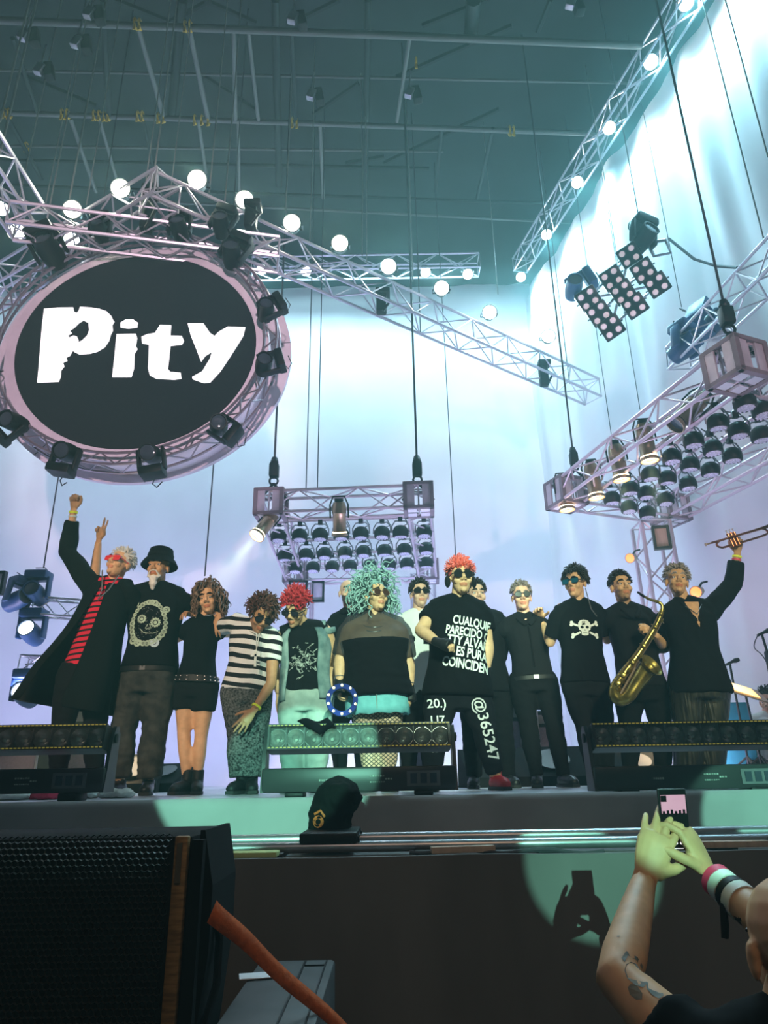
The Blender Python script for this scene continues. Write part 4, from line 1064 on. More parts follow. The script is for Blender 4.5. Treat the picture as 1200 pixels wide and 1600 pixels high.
def net(name, skinc, line, sc_):
    m = bpy.data.materials.new(name); m.use_nodes = True; n = m.node_tree; bs = n.nodes['Principled BSDF']; bs.inputs['Roughness'].default_value = .6
    tc = n.nodes.new('ShaderNodeTexCoord'); mx = []
    for a in (R(38), R(-38)):
        mp = n.nodes.new('ShaderNodeMapping'); mp.inputs['Rotation'].default_value = (0, a, 0); w_ = n.nodes.new('ShaderNodeTexWave'); w_.bands_direction = 'Z'; w_.inputs['Scale'].default_value = sc_
        n.links.new(tc.outputs['Object'], mp.inputs[0]); n.links.new(mp.outputs[0], w_.inputs['Vector']); mx.append(w_)
    mn = n.nodes.new('ShaderNodeMath'); mn.operation = 'MINIMUM'; n.links.new(mx[0].outputs['Fac'], mn.inputs[0]); n.links.new(mx[1].outputs['Fac'], mn.inputs[1])
    rp = n.nodes.new('ShaderNodeValToRGB'); rp.color_ramp.elements[0].color = (*line, 1); rp.color_ramp.elements[0].position = .14; rp.color_ramp.elements[1].color = (*skinc, 1); rp.color_ramp.elements[1].position = .20
    n.links.new(mn.outputs[0], rp.inputs[0]); n.links.new(rp.outputs[0], bs.inputs['Base Color']); K[name] = m
net('fishnet', (.62, .42, .28), (.02, .02, .02), 15)
K['mesh_top'] = mat('sheer_black_mesh', (.035, .03, .035), .7, alpha=.72)

FRONT = V((0, -1, 0))
# 1 --- coat
F = Fig(5.3, dict(sh_a=(146, 914), sh_b=(200, 922), el_a=(106, 862, .02), wr_a=(115, 798, -.05), el_b=(222, 975, .18), wr_b=(205, 1030, .2), hip_a=(112, 1056), hip_b=(152, 1056), kn_a=(97, 1145), kn_b=(148, 1150), an_a=(88, 1230), an_b=(146, 1232)), 1.0)
r, h = person('performer in a long black coat over a red striped shirt, raising one fist', F, 'skin_fair', (186, 884, -.03, -17, -16, 6), {'a': (((70, 72, 74, 76), 40, 3), (119, 770, -.06), (0, .6, .2), -1)}, brow='hair_grey')
shirt(r, F, 'tee_red', -.08, 0, .012, name='striped_shirt', wr=.004)
trousers(r, F, 'cloth_coal', .1, .02); shoes(r, F)
b = MB(); n = 34; ts = [1.03, .98, .9, .8, .65, .5, .35, .2, .05, -.1, -.22, -.34]; rings = []
for i, t_ in enumerate(ts):
    op0, op1 = R(88 - 10 * min(1, (1.03 - t_) * 1.2)), R(88 + 8 + 24 * min(1, (1.03 - t_)))
    rg = F.ring(t_, .035 + .16 * max(0, .75 - t_) * .9, n, arc=(op1, op0 + 2 * PI))
    sh = V((-.30 * max(0, .75 - t_) * .28, 0, 0)); c0 = F.spine(t_)
    rg = [p + sh + V((0, .0, 0)) + (p - c0).normalized() * (.022 * math.sin(k * .95) * max(0, .8 - t_)) for k, p in enumerate(rg)]
    rings.append(rg)
for rg in rings: b.v += rg
b.f = [(i * n + k, i * n + k + 1, (i + 1) * n + k + 1, (i + 1) * n + k) for i in range(len(ts) - 1) for k in range(n - 1)]; b.mi = [0] * len(b.f)
coat = b.build('coat', 'cloth_green_black', r, ang=80); coat.modifiers.new('cloth', 'SOLIDIFY').thickness = .014; sb_ = coat.modifiers.new('soft', 'SUBSURF'); sb_.levels = 1; sb_.render_levels = 1
b = MB()
for c, f1 in (('a', .90), ('b', .8)): F.limb(b, F.arm_pts(c), [(u, q + .030 - .006 * u) for u, q in AR], 0, f1, 14, 8)
for c in 'ab': b.tube([F.spine(1.0) + V((0, .02, .015)), F.P['sh_' + c]], [.06, .085], 12); b.tube([F.P['sh_' + c], F.spine(.72) + (F.P['sh_' + c] - F.spine(1)) * .9], [.075, .06], 12)
me = remesh(b, .012, 4); wrinkle(me, .010, seed=5); finish('coat_sleeve', me, 'cloth_green_black', coat)
MB().tube([h @ V((-.065, -.075, -.085)), F.spine(.92) + F.axes(1)[1] * .135, F.spine(.80) + F.axes(1)[1] * .155, F.spine(.92) + F.axes(1)[1] * .135 + V((.05, 0, 0)), h @ V((.065, -.03, -.10))], .006, 6).build('necklace', 'silver', r)
hair_strands(h, 320, .035, .0045, .0, 1.6, 1.0, .05, -.45, 3, 4).build('hair', 'hair_white', r)
glasses(r, h, 'bandred', .036, .020, 'rect', 'lensred')
band_on(r, F, 'a', 'bandyellow', .012, .030, .018); band_on(r, F, 'a', 'bandwhite', .045, .030, .014, 'wrist_ribbon')

# 2 --- bucket hat
F = Fig(5.45, dict(sh_a=(208, 928), sh_b=(284, 932), el_a=(146, 912, .22), wr_a=(154, 846, .15), el_b=(318, 955, .18), wr_b=(340, 962, .02), hip_a=(214, 1058), hip_b=(252, 1058), kn_a=(192, 1142), kn_b=(240, 1150), an_a=(186, 1230), an_b=(231, 1232)), 1.08, .03)
r, h = person('performer in a black bucket hat and skull print shirt making a peace sign', F, 'skin_mid', (247, 889, -.04, -4, -2, 0), {'a': ('peace', (163, 803, .12), (.2, .9, .1), -1), 'b': ('drape', (345, 990, -.06), (0, -1, .3), 1)}, brow='hair_grey')
tee = shirt(r, F, 'cloth_black', .10, .9, .022, .05, name='print_shirt', sl1={'a': .9, 'b': 1.0})
tr = trousers(r, F, 'jean_grey', .12, .030, 1.96, .012, name='ripped_jeans', wr=.010); shoes(r, F)
MB().add(*[F.ring(.10, .042) + F.ring(.045, .042), [(k, (k + 1) % 20, (k + 1) % 20 + 20, k + 20) for k in range(20)]]).build('belt', 'leather', r)
b = MB(); b.box(F.spine(.07) + F.axes(0)[1] * .172, (.04, .01, .03)); b.build('buckle', 'grey', r)
# white beard
bb = MB()
bb.ball((0, -.072, -.100), (.034, .026, .030), 14); bb.ball((0, -.070, -.132), (.030, .026, .042), 12); bb.ball((0, -.066, -.165), (.018, .016, .03), 10)
bb.tube([(-.046, -.058, -.085), (-.036, -.082, -.062), (-.022, -.094, -.042), (0, -.1, -.038), (.022, -.094, -.042), (.036, -.082, -.062), (.046, -.058, -.085)], [.012, .008, .006, .005, .006, .008, .012], 8)
me = remesh(bb, .007, 1); me.transform(h); wrinkle(me, .006, (60, 60, 25)); finish('beard', me, 'hair_white', r)
# hat
hb = MB(); q = h @ M.Translation((0, .008, .036)) @ M.Rotation(R(-5), 4, 'X')
hb.lathe([(.001, .150), (.07, .148), (.092, .135), (.098, .10), (.102, .058), (.125, .035), (.146, -.005), (.143, -.010), (.12, .028), (.098, .052)], q @ M.Translation((0, .012, 0)) , 28)
hat = hb.build('bucket_hat', 'cloth_black', r)
hb = MB(); hb.lathe([(.1035, .062), (.1045, .062), (.1035, .088), (.102, .088)], q @ M.Translation((0, .012, 0)), 28, cap=False); hb.build('hat_band', 'cloth_coal', hat)
# floral skull print
O = F.spine(.60); rt, ft = F.axes(.7); up = F.up
k_ = .0049
pl = []; rnd = random.Random(4)
for i in range(30):
    a = 2 * PI * i / 30; x, y = 26 * math.cos(a) * (1 - .10 * math.sin(a)), 33 * math.sin(a) + 1
    rr_ = rnd.uniform(3.2, 5.2); pl.append(ringp(x * k_, y * k_, rr_ * .38 * k_, rr_ * k_, 9)); pl.append(poly(disc(x * k_, y * k_, rr_ * .2 * k_, n=6)))
for (x, y, s_) in ((-24, 32, 6), (25, 22, 5.5), (-20, -26, 7), (-12, -31, 6)): pl += [ringp(x * k_, y * k_, s_ * .45 * k_, s_ * k_, 10), poly(disc(x * k_, y * k_, s_ * .3 * k_, n=8))]
for (x, y, s_) in ((-10.5, 7, 6.0), (11.5, 1, 6.8)): pl += [ringp(x * k_, y * k_, s_ * .62 * k_, s_ * k_, 14), poly(disc(x * k_, y * k_, s_ * .42 * k_, n=10))]; pl += [poly(disc((x + s_ * 1.0 * math.cos(a)) * k_, (y + s_ * 1.0 * math.sin(a)) * k_, 1.3 * k_, n=6)) for a in [j * PI / 6 for j in range(12)]]
pl += [stroke([(x * k_, y * k_) for x, y in ((0, -2), (-3, -8), (-1, -9.5), (1, -8.5), (3, -9.5), (6, -8), (2.5, -1))], 1.0 * k_), stroke([(x * k_, y * k_) for x, y in ((-11, -9), (-6, -14), (2, -16), (10, -16), (17, -13))], 1.0 * k_)]
decal(tee, O, rt, up, pl, 'printgreen', 'skull_print')
decal(tee, O, rt, up, [ringp(14 * k_, -31 * k_, 3 * k_, 7 * k_, 10), poly(disc(14 * k_, -31 * k_, 2.2 * k_, n=8))], 'printblue', 'skull_print_flower')
pr_ = []
for i in range(90):
    x, y = rnd.uniform(-20, 20), rnd.uniform(-22, 28)
    if (x / 21) ** 2 + (y / 28) ** 2 < 1: pr_.append(stroke([(x * k_, y * k_), ((x + rnd.uniform(-2, 2)) * k_, (y + rnd.uniform(-2, 2)) * k_)], .45 * k_))
decal(tee, O, rt, up, pr_, 'printdim', 'skull_print_hatching')

# 3 --- curly woman in shorts
F = Fig(5.5, dict(sh_a=(293, 980), sh_b=(340, 980), el_a=(272, 1000, .15), wr_a=(262, 985, .25), el_b=(362, 990, .2), wr_b=(375, 965, .28), hip_a=(290, 1072), hip_b=(322, 1072), kn_a=(287, 1145), kn_b=(314, 1152), an_a=(291, 1230), an_b=(308, 1230)), .86, 0, .95)
r, h = person('smiling performer with long curly hair, black top and short black shorts', F, 'skin_fair', (325, 938, -.05, 4, 6, -10), {}, brow='hair_brown')
shirt(r, F, 'cloth_black', .02, .35, .014, .03, name='top', wr=.005)
trousers(r, F, 'cloth_coal', .16, .020, .52, .05, name='shorts', wr=.004)
bl_ = MB().add(*[F.ring(.16, .036) + F.ring(.05, .040), [(k, (k + 1) % 20, (k + 1) % 20 + 20, k + 20) for k in range(20)]]).build('studded_belt', 'leather', r)
b = MB()
for row in (.135, .075):
    for i, p in enumerate(F.ring(row, .041, 40)):
        if i % 2: b.ball(p, .0042, 6)
st = b.build('studs', 'silver', bl_); st['kind'] = 'stuff'
shoes(r, F, 'leather', .06, name='boot', yaw=(-14, 14))
hair_strands(h, 230, .25, .0075, .010, 2.4, 1.0, -.1, -.3, 11, 16, .45).build('hair', 'hair_wave', r)
MB().tube([h @ V((.05 * math.sin(a), -.03 - .05 * math.cos(a), -.125 - .01 * math.cos(a))) for a in [j * .4 - 1.6 for j in range(9)]], .004, 5).build('necklace', 'silver', r)

# 4 --- striped shirt, bowing
F = Fig(5.35, dict(sh_a=(366, 968), sh_b=(428, 994, -.06), el_a=(330, 985, .25), wr_a=(300, 962, .22), el_b=(424, 1068, -.12), wr_b=(398, 1108, -.18), hip_a=(368, 1078), hip_b=(402, 1078), kn_a=(374, 1150), kn_b=(400, 1150), an_a=(377, 1232), an_b=(393, 1232)), .93, 0, .98)
r, h = person('curly dark-haired performer in a black and white striped shirt, bowing down', F, 'skin_tan', (407, 964, -.14, 26, 34, 10), {'a': ('drape', (289, 958, .12), (0, .4, 1), -1), 'b': ('flat', (380, 1130, -.2), (.2, -1, .3), 1)}, brow='hair_dark', beard='stubble')
shirt(r, F, 'tee_bw', .0, .62, .020, .03, name='striped_shirt', wr=.006)
trousers(r, F, 'acid_wash', .1, .030, 1.9, .02, name='speckled_trousers'); shoes(r, F, 'leather', .08, name='boot')
hair_strands(h, 280, .07, .0075, .010, .8, 1.0, -.15, -.45, 21, 8, .5).build('hair', 'hair_curl', r)
glasses(r, h, 'dark', .033, .021, 'rect'); band_on(r, F, 'b', 'bandyellow', .022, .033, .016)
b = MB(); c0 = at(400, 1020, 5.35 - .22); c1 = at(401, 990, 5.35 - .2)
b.tube([h @ V((-.05, -.02, -.12)), c1, c0, c1 + V((.02, 0, 0)), h @ V((.05, -.05, -.12))], .005, 6); b.box(c0 + V((0, -.012, -.04)), (.016, .012, .12)); b.box(c0 + V((0, -.012, -.02)), (.07, .012, .016)); b.build('cross_pendant', 'printwhite', r)

# 5 --- red hair, denim vest
F = Fig(5.45, dict(sh_a=(442, 990, -.02), sh_b=(510, 982), el_a=(428, 1040, .12), wr_a=(436, 1085, .12), el_b=(524, 1035, .06), wr_b=(512, 1092, -.02), hip_a=(458, 1090), hip_b=(499, 1090), kn_a=(455, 1160), kn_b=(496, 1160), an_a=(458, 1236), an_b=(492, 1236)), 1.0)
r, h = person('red-haired performer in a sleeveless denim vest and pale jeans, head bowed', F, 'skin_mid', (462, 955, -.13, -22, 30, 10), {'a': ('relax', (440, 1110, .1), (0, -1, .1), -1), 'b': ('relax', (503, 1118, -.06), (.5, -1, 0), 1)}, brow='hair_dark', beard='stubble')
tee = shirt(r, F, 'cloth_black', .0, 0, .016, name='print_shirt', wr=.005)
trousers(r, F, 'jean_light', .1, .026, 1.95, .012, name='pale_jeans'); shoes(r, F)
rings = []; n = 26; b = MB()
for t_ in (1.02, .95, .85, .7, .5, .3, .1, -.04):
    rings.append([p + (p - F.spine(t_)).normalized() * .008 * math.sin(k * 1.4 + t_ * 7) for k, p in enumerate(F.ring(t_, .036 + .01 * (1 - t_), n, arc=(R(122 + 10 * (1 - t_)), R(62) + 2 * PI)))])
for rg in rings: b.v += rg
b.f = [(i * n + k, i * n + k + 1, (i + 1) * n + k + 1, (i + 1) * n + k) for i in range(len(rings) - 1) for k in range(n - 1)]; b.mi = [0] * len(b.f)
vest = b.build('denim_vest', 'denim_vest', r, ang=80); vest.modifiers.new('cloth', 'SOLIDIFY').thickness = .014
b = MB()
for c in 'ab': b.tube([F.spine(1.0) + V((0, .01, .012)), F.P['sh_' + c] + V((0, 0, -.005))], [.062, .074], 12); b.tube([F.P['sh_' + c], F.P['sh_' + c].lerp(F.P['el_' + c], .18)], [.074, .07], 12)
finish('vest_shoulder', remesh(b, .012, 3), 'denim_vest', vest)
rnd = random.Random(9); pl = []
for i in range(80):
    a = rnd.uniform(0, 6.28); q = rnd.uniform(.02, .125); x, y = q * math.cos(a), q * math.sin(a) * 1.1
    pl.append(stroke([(x, y), (x + rnd.uniform(-.02, .02), y + rnd.uniform(-.02, .02)), (x + rnd.uniform(-.03, .03), y + rnd.uniform(-.03, .03))], .0045))
decal(tee, F.spine(.52), F.axes(.6)[0], F.up, pl, 'printdim', 'shirt_print')
hair_strands(h, 230, .07, .007, .008, .0, 1.0, .25, -.9, 31, 7, .5, topz=.25).build('hair', 'hair_red', r)
glasses(r, h, 'dark', .034, .020, 'rect')

# 6 --- bald man behind
F = Fig(6.2, dict(sh_a=(522, 970), sh_b=(578, 970), el_a=(515, 1030), wr_a=(520, 1085), el_b=(585, 1030), wr_b=(582, 1085), hip_a=(532, 1080), hip_b=(566, 1080), kn_a=(530, 1150), kn_b=(566, 1150), an_a=(532, 1228), an_b=(566, 1228)), 1.0)
r, h = person('bald bearded performer in dark clothes half hidden behind the teal curls', F, 'skin_pink', (544, 928, -.02, 10, 0, 0), {}, beard='hair_curl', brow='hair_brown')
shirt(r, F, 'cloth_black', .0, 1.8, .02, name='jacket'); trousers(r, F, 'cloth_coal'); shoes(r, F)
MB().tube([h @ V((.075 * math.cos(a), .02 + .085 * math.sin(a), -.175)) for a in [j * PI / 8 for j in range(17)]], .022, 8, cap=False).build('collar', 'cloth_black', r)

# 7 --- teal hair
F = Fig(5.3, dict(sh_a=(546, 981), sh_b=(624, 981), el_a=(532, 1032, -.02), wr_a=(531, 1066, -.08), el_b=(638, 1036, 0), wr_b=(640, 1076, -.03), hip_a=(569, 1088), hip_b=(609, 1088), kn_a=(577, 1165), kn_b=(607, 1165), an_a=(579, 1236), an_b=(606, 1236)), 1.28, .045, 1.0)
r, h = person('performer with big teal curls, black mesh top, teal skirt and fishnet tights', F, 'skin_fair', (588, 934, -.05, 26, -4, 0), {'a': ('grip', (531, 1095, -.1), (-1, -.2, 0), -1), 'b': ('relax', (637, 1100, -.05), (.8, -.6, 0), 1)}, brow='hair_dark')
shirt(r, F, 'mesh_top', .70, .95, .034, .0, name='mesh_top', wr=.003, sl_ease=.026)
b = MB(); F.torso(b, .0, .80, .044, 14, .05); me = remesh(b, .012, 5); wrinkle(me, .006, (4, 4, 8), 2); finish('black_vest', me, 'cloth_black', r)
trousers(r, F, 'fishnet', .0, .006, 1.95, name='fishnet_tights', wr=0)
b = MB(); n = 40; vs = []; 
for t_, e in ((.14, .020), (.06, .024), (-.06, .030), (-.16, .038), (-.26, .046)): vs += [p + V((0, 0, .006 * math.sin(k * 2.1) if t_ < -.25 else 0)) for k, p in enumerate(F.ring(t_, e, n))]
b.add(vs, [(i * n + k, i * n + (k + 1) % n, (i + 1) * n + (k + 1) % n, (i + 1) * n + k) for i in range(4) for k in range(n)])
sk = b.build('denim_skirt', 'skirt_teal', r, ang=80); sk.modifiers.new('cloth', 'SOLIDIFY').thickness = .012
MB().tube([F.ring(t_, .040, n)[10] for t_ in (.0, -.08, -.16, -.25)], .003, 5).build('fly_seam', 'jean_light', sk)
shoes(r, F)
for c in 'ab':
    w_ = F.P['wr_' + c]; d = (w_ - F.P['el_' + c]).normalized()
    b = MB(); b.tube([w_ - d * .045, w_ + d * .0, w_ + d * .05, w_ + d * .095], [.036, .036, .047, .046], 16, ell=.8); finish('fingerless_glove', remesh(b, .007, 2), 'leather', r)
    band_on(r, F, c, 'silver', .035, .038, .006, 'bracelet')
hair_strands(h, 420, .21, .007, .016, 1.0, 1.25, -.3, -.15, 41, 16, .6).build('hair', 'hair_teal', r)
glasses(r, h, 'brass', .031, .024, 'round', 'lensbrown')
MB().lathe([(.058, -.008), (.061, -.008), (.061, .008), (.058, .008), (.058, -.008)], M.Translation(F.spine(1.13)), 24, cap=False).build('choker', 'leather', r)
for dz, rr_ in ((.02, .085), (.035, .10)): MB().tube([F.spine(1.06) + V((rr_ * math.cos(a), rr_ * math.sin(a) * .9 - .03, -dz * 2.0 * (.2 - math.sin(a)) - .0)) for a in [PI + j * PI / 12 for j in range(13)]], .005, 6).build('chain_necklace', 'silver', r)

# 8 --- white T-shirt man behind
F = Fig(6.0, dict(sh_a=(624, 972), sh_b=(682, 972), el_a=(615, 1030), wr_a=(622, 1080), el_b=(692, 1030), wr_b=(690, 1085), hip_a=(636, 1085), hip_b=(670, 1085), kn_a=(638, 1155), kn_b=(670, 1155), an_a=(640, 1230), an_b=(672, 1230)), .95, 0, .98)
r, h = person('performer in a white printed shirt and black sunglasses behind the frontman', F, 'skin_pink', (656, 931, -.03, 8, -4, 0), {}, brow='hair_dark')
tee = shirt(r, F, 'cloth_white', -.02, .7, .02, name='white_shirt'); trousers(r, F, 'cloth_black'); shoes(r, F)
decal(tee, F.spine(.72), F.axes(.7)[0], F.up, [ringp(-.06, 0, .014, .034, 12), poly([(-.10, -.02), (-.02, .0), (-.08, .02)]), poly([(.04, -.04), (.09, -.04), (.09, .03), (.07, .01), (.04, .03)])], 'cloth_black', 'shirt_print')
hair_strands(h, 340, .032, .005, 0, 3.2, 1.0, .12, -.6, 51, 4).build('hair', 'hair_dark', r); glasses(r, h, 'dark', .034, .019, 'rect')

# 9 --- frontman
F = Fig(5.05, dict(sh_a=(678, 952), sh_b=(752, 954), el_a=(657, 985, -.08), wr_a=(683, 1003, -.28), el_b=(762, 1012, -.04), wr_b=(759, 1048, -.05), hip_a=(692, 1086), hip_b=(738, 1080), kn_a=(680, 1140, -.14), kn_b=(757, 1140, -.08), an_a=(676, 1240, 0), an_b=(776, 1228, .05)), 1.2, .05, 1.06)
r, h = person('frontman with orange hair, headphones, lettered black shirt and painted trousers', F, 'skin_fair', (720, 906, -.05, 6, -2, 0), {'a': ('fist', (712, 1012, -.36), (-.1, -.4, .9), -1), 'b': ('grip', (752, 1074, -.08), (.8, -.5, 0), 1)}, brow='hair_dark')
tee = shirt(r, F, 'cloth_black', -.04, .62, .026, .06, name='lettered_shirt', wr=.006, sl_ease=.022)
tr = trousers(r, F, 'jean_black', .05, .022, 1.95, name='painted_trousers', wr=.007); shoes(r, F, 'shoe', .03, mats={'b': 'redshoe'})
O = F.spine(.5); rt = (F.axes(.6)[0] + V((0, 0, -.14))).normalized(); up = F.up
pl = []
for (tx, x, y, s_) in (('CUALQUIE', -.085, .135, .088), ('PARECIDO CO', -.125, .060, .084), ('TTY ALVARE', -.105, -.010, .088), ('ES PURA', -.035, -.088, .094), ('COINCIDEN', -.118, -.170, .092)):
    pl.append(text_poly(tx, s_, x + .012, y + .02, .0028, sx=.64))
for it in [q for p in pl for q in islands(p)]: decal(tee, O, rt, up, [it], 'printwhite', 'printed_letter', .006)
ld = (F.P['kn_b'] - F.P['hip_b']).normalized()
def paint(leg, f, right, items, m='chalk'):
    o_ = F.P['hip_' + leg].lerp(F.P['kn_' + leg], f) if f <= 1 else F.P['kn_' + leg].lerp(F.P['an_' + leg], f - 1)
    return decal(tr, o_, right, V((0, 0, 1)) if abs(V(right).z) < .5 else V((1, 0, 0)), items, m, 'painted_digits', .005)
paint('a', .5, (1, 0, 0), [text_poly('20.)', .085, -.085, .02, .001), text_poly('U7', .08, -.07, -.09, .001)], 'printwhite')
paint('a', 1.5, (0, 0, -1), [text_poly('SAS', .06, -.1, -.02, .001)])
dl = (F.P['an_b'] - F.P['hip_b']).normalized()
decal(tr, F.P['hip_b'].lerp(F.P['kn_b'], .1) + V((0, 0, .05)), dl, V((0, 0, 1)).cross(V((0, 1, 0))) + V((1.0, 0, 0)), [text_poly('##', .08, -.05, -.03, .001), ], 'printwhite', 'painted_digits', .005)
rt2 = dl; up2 = dl.cross(V((0, -1, 0)))
decal(tr, F.P['hip_b'].lerp(F.P['kn_b'], .55), dl, -(dl.cross(V((0, -1, 0)))), [text_poly('@365247', .105, -.10, -.03, .0012)], 'chalk', 'painted_digits', .005)
hair_strands(h, 280, .045, .006, .004, .7, 1.0, .2, -.95, 61, 5, .5).build('hair', 'hair_orange', r)
glasses(r, h, 'dark', .031, .025, 'round')
hp = MB().tube([h @ V((.095 * math.cos(a), .01, .035 + .108 * math.sin(a))) for a in [j * PI / 14 for j in range(15)]], .010, 8).build('headphones', 'black', r)
for s_ in (-1, 1): MB().ball(h @ V((s_ * .092, .008, -.012)), (.022, .036, .046), 12).build('ear_cup', 'black', hp)
for k, rr_ in enumerate((.085, .10, .115)): MB().tube([F.spine(1.07) + V((rr_ * math.cos(a) * .9, -.02 + rr_ * math.sin(a) * 1.1, -(.05 + .03 * k) * max(0, -math.sin(a)) ** 1.5)) for a in [PI + j * PI / 14 for j in range(15)]], .007 - k * .001, 6).build('chain_necklace', 'silver', r)
# exposed chest / wide neckline
for c, tg in (('a', at(712, 1012, F.Y - .36)), ('b', at(752, 1074, F.Y - .08))):
    w_ = F.P['wr_' + c]; d = (tg - w_).normalized()
    b = MB(); b.tube([w_ - d * .03, w_ + d * .02, w_ + d * .06, w_ + d * .11], [.036, .038, .052, .050], 16, ell=.85); finish('fingerless_glove', remesh(b, .007, 2), 'leather', r)

# 10 --- hidden man
F = Fig(6.0, dict(sh_a=(722, 968), sh_b=(782, 968), el_a=(715, 1020), wr_a=(720, 1070), el_b=(784, 1015, .05), wr_b=(772, 1065, .1), hip_a=(738, 1070), hip_b=(776, 1070), kn_a=(738, 1145), kn_b=(786, 1145), an_a=(742, 1230), an_b=(794, 1228)), 1.05)
r, h = person('performer in black almost hidden behind the frontman', F, 'skin_pink', (744, 932, -.02, 8, 0, 0), {}, brow='hair_dark')
shirt(r, F, 'cloth_black', -.12, 1.8, .028, .04, name='jacket'); trousers(r, F, 'cloth_black', ease=.028); shoes(r, F)
hair_strands(h, 300, .032, .005, 0, 3.2, 1.0, .15, -.6, 71, 4).build('hair', 'hair_dark', r)

# 11 --- sunglasses, black shirt
F = Fig(5.9, dict(sh_a=(790, 978), sh_b=(852, 978), el_a=(770, 992, .15), wr_a=(758, 962, .22), el_b=(880, 985, .22), wr_b=(915, 950, .15), hip_a=(814, 1064), hip_b=(852, 1064), kn_a=(826, 1136), kn_b=(866, 1134), an_a=(840, 1226), an_b=(882, 1226)), .98)
r, h = person('short-haired performer in round sunglasses, plain black shirt and belt', F, 'skin_pink', (815, 935, -.03, -4, 0, 0), {'b': ('drape', (927, 940, .02), (0, .3, 1), 1)}, brow='hair_grey')
shirt(r, F, 'cloth_coal', .0, 1.9, .018, name='buttoned_shirt'); trousers(r, F, 'cloth_black', .1, .018); shoes(r, F)
bl_ = MB().add(*[F.ring(.07, .026) + F.ring(.0, .026), [(k, (k + 1) % 20, (k + 1) % 20 + 20, k + 20) for k in range(20)]]).build('belt', 'leather', r); MB().box(F.spine(.035) + F.axes(0)[1] * .148, (.04, .012, .03)).build('buckle', 'steel', bl_)
collar(r, F, 'cloth_coal', .97)
MB().tube([F.spine(t_) + F.axes(t_)[1] * (lerp_tab(TD, t_) + .021) for t_ in (.95, .8, .6, .4, .2)], .008, 5).build('button_placket', 'cloth_black', r)
hair_strands(h, 320, .024, .005, 0, 3.2, 1.0, .12, -.6, 81, 4).build('hair', 'hair_grey', r); glasses(r, h, 'dark', .030, .022, 'round')

# 12 --- skull T-shirt
F = Fig(5.6, dict(sh_a=(872, 958), sh_b=(936, 956), el_a=(860, 1005, .10), wr_a=(846, 968, .30), el_b=(948, 1000, .12), wr_b=(965, 965, .30), hip_a=(896, 1066), hip_b=(932, 1066), kn_a=(914, 1138), kn_b=(945, 1138), an_a=(930, 1234), an_b=(952, 1234)), .97)
r, h = person('dark-haired performer in blue-tinted glasses and a skull and crossbones shirt', F, 'skin_fair', (899, 914, -.03, -38, 0, 0), {'a': ('drape', (840, 950, .20), (0, .2, 1), -1)}, brow='hair_dark')
tee = shirt(r, F, 'cloth_black', -.02, .75, .022, .02, name='skull_shirt'); trousers(r, F, 'cloth_coal', .1, .016); shoes(r, F)
s_ = .00385
sk_ = [(-12, 14), (-8, 19), (0, 21), (8, 19), (12, 14), (13, 6), (11, 0), (7, -3), (7, -10), (3, -12), (-3, -12), (-7, -10), (-7, -3), (-11, 0), (-13, 6)]
S = lambda L: [(x * s_ * 1.0, y * s_) for x, y in L]
pl = [poly(S(sk_), [S(disc(-5.2, 5, 3.4, 3.0, 10)), S(disc(5.2, 5, 3.4, 3.0, 10)), S([(0, 1), (-1.6, -2), (1.6, -2)]), S([(-4, -5), (4, -5), (4, -6.2), (-4, -6.2)])])]
for sg in (-1, 1):
    for (x0, y0, x1, y1) in ((sg * 13, 8, sg * 24, 13), (sg * 9, -5, sg * 23, -12)):
        pl.append(stroke(S([(x0, y0), (x1, y1)]), 4.2 * s_)); pl += [poly(S(disc(x1 + sg * .5, y1 + 2.6, 3.2, n=10))), poly(S(disc(x1 + sg * 1.5, y1 - 2.4, 3.2, n=10)))]
decal(tee, F.spine(.70), F.axes(.7)[0], F.up, pl, 'printwhite', 'skull_print')
decal(tee, F.spine(.70), F.axes(.7)[0], F.up, [text_poly('ST', 7 * s_, -4.6 * s_, 12 * s_, .0004)], 'cloth_black', 'skull_lettering', .006)
hair_strands(h, 440, .050, .006, .0, 3.2, 1.0, .0, -.5, 91, 7, .3).build('hair', 'hair_dark', r); glasses(r, h, 'dark', .034, .021, 'rect', 'lensblue')
MB().tube([h @ V((.08, 0, -.04)), F.spine(1.0) + V((.07, -.12, .0)), F.spine(.88) + V((.1, -.15, 0))], .004, 5).build('glasses_cord', 'grey', r)

# 13 --- sax player
F = Fig(5.6, dict(sh_a=(951, 964), sh_b=(1014, 962), el_a=(905, 968, .28), wr_a=(882, 948, .22), el_b=(1037, 1010, -.06), wr_b=(1024, 992, -.26), hip_a=(982, 1074), hip_b=(1022, 1074), kn_a=(984, 1140), kn_b=(1034, 1140), an_a=(988, 1234), an_b=(1040, 1234)), 1.0)
r, h = person('dark-haired performer in a black shirt holding a saxophone', F, 'skin_mid', (971, 920, -.03, 4, -6, 0), {'a': ('drape', (870, 943, .05), (0, .2, 1), -1), 'b': ('grip', (1012, 984, -.30), (.2, -.9, .4), 1)}, brow='hair_dark', beard='stubble')
shirt(r, F, 'cloth_coal', -.02, 1.2, .022, .02, name='open_collar_shirt'); trousers(r, F, 'cloth_black', .1, .022); shoes(r, F)
hair_strands(h, 340, .026, .0055, 0, 3.2, 1.0, .12, -.6, 101, 4).build('hair', 'hair_dark', r)
collar(r, F, 'cloth_coal', .93)

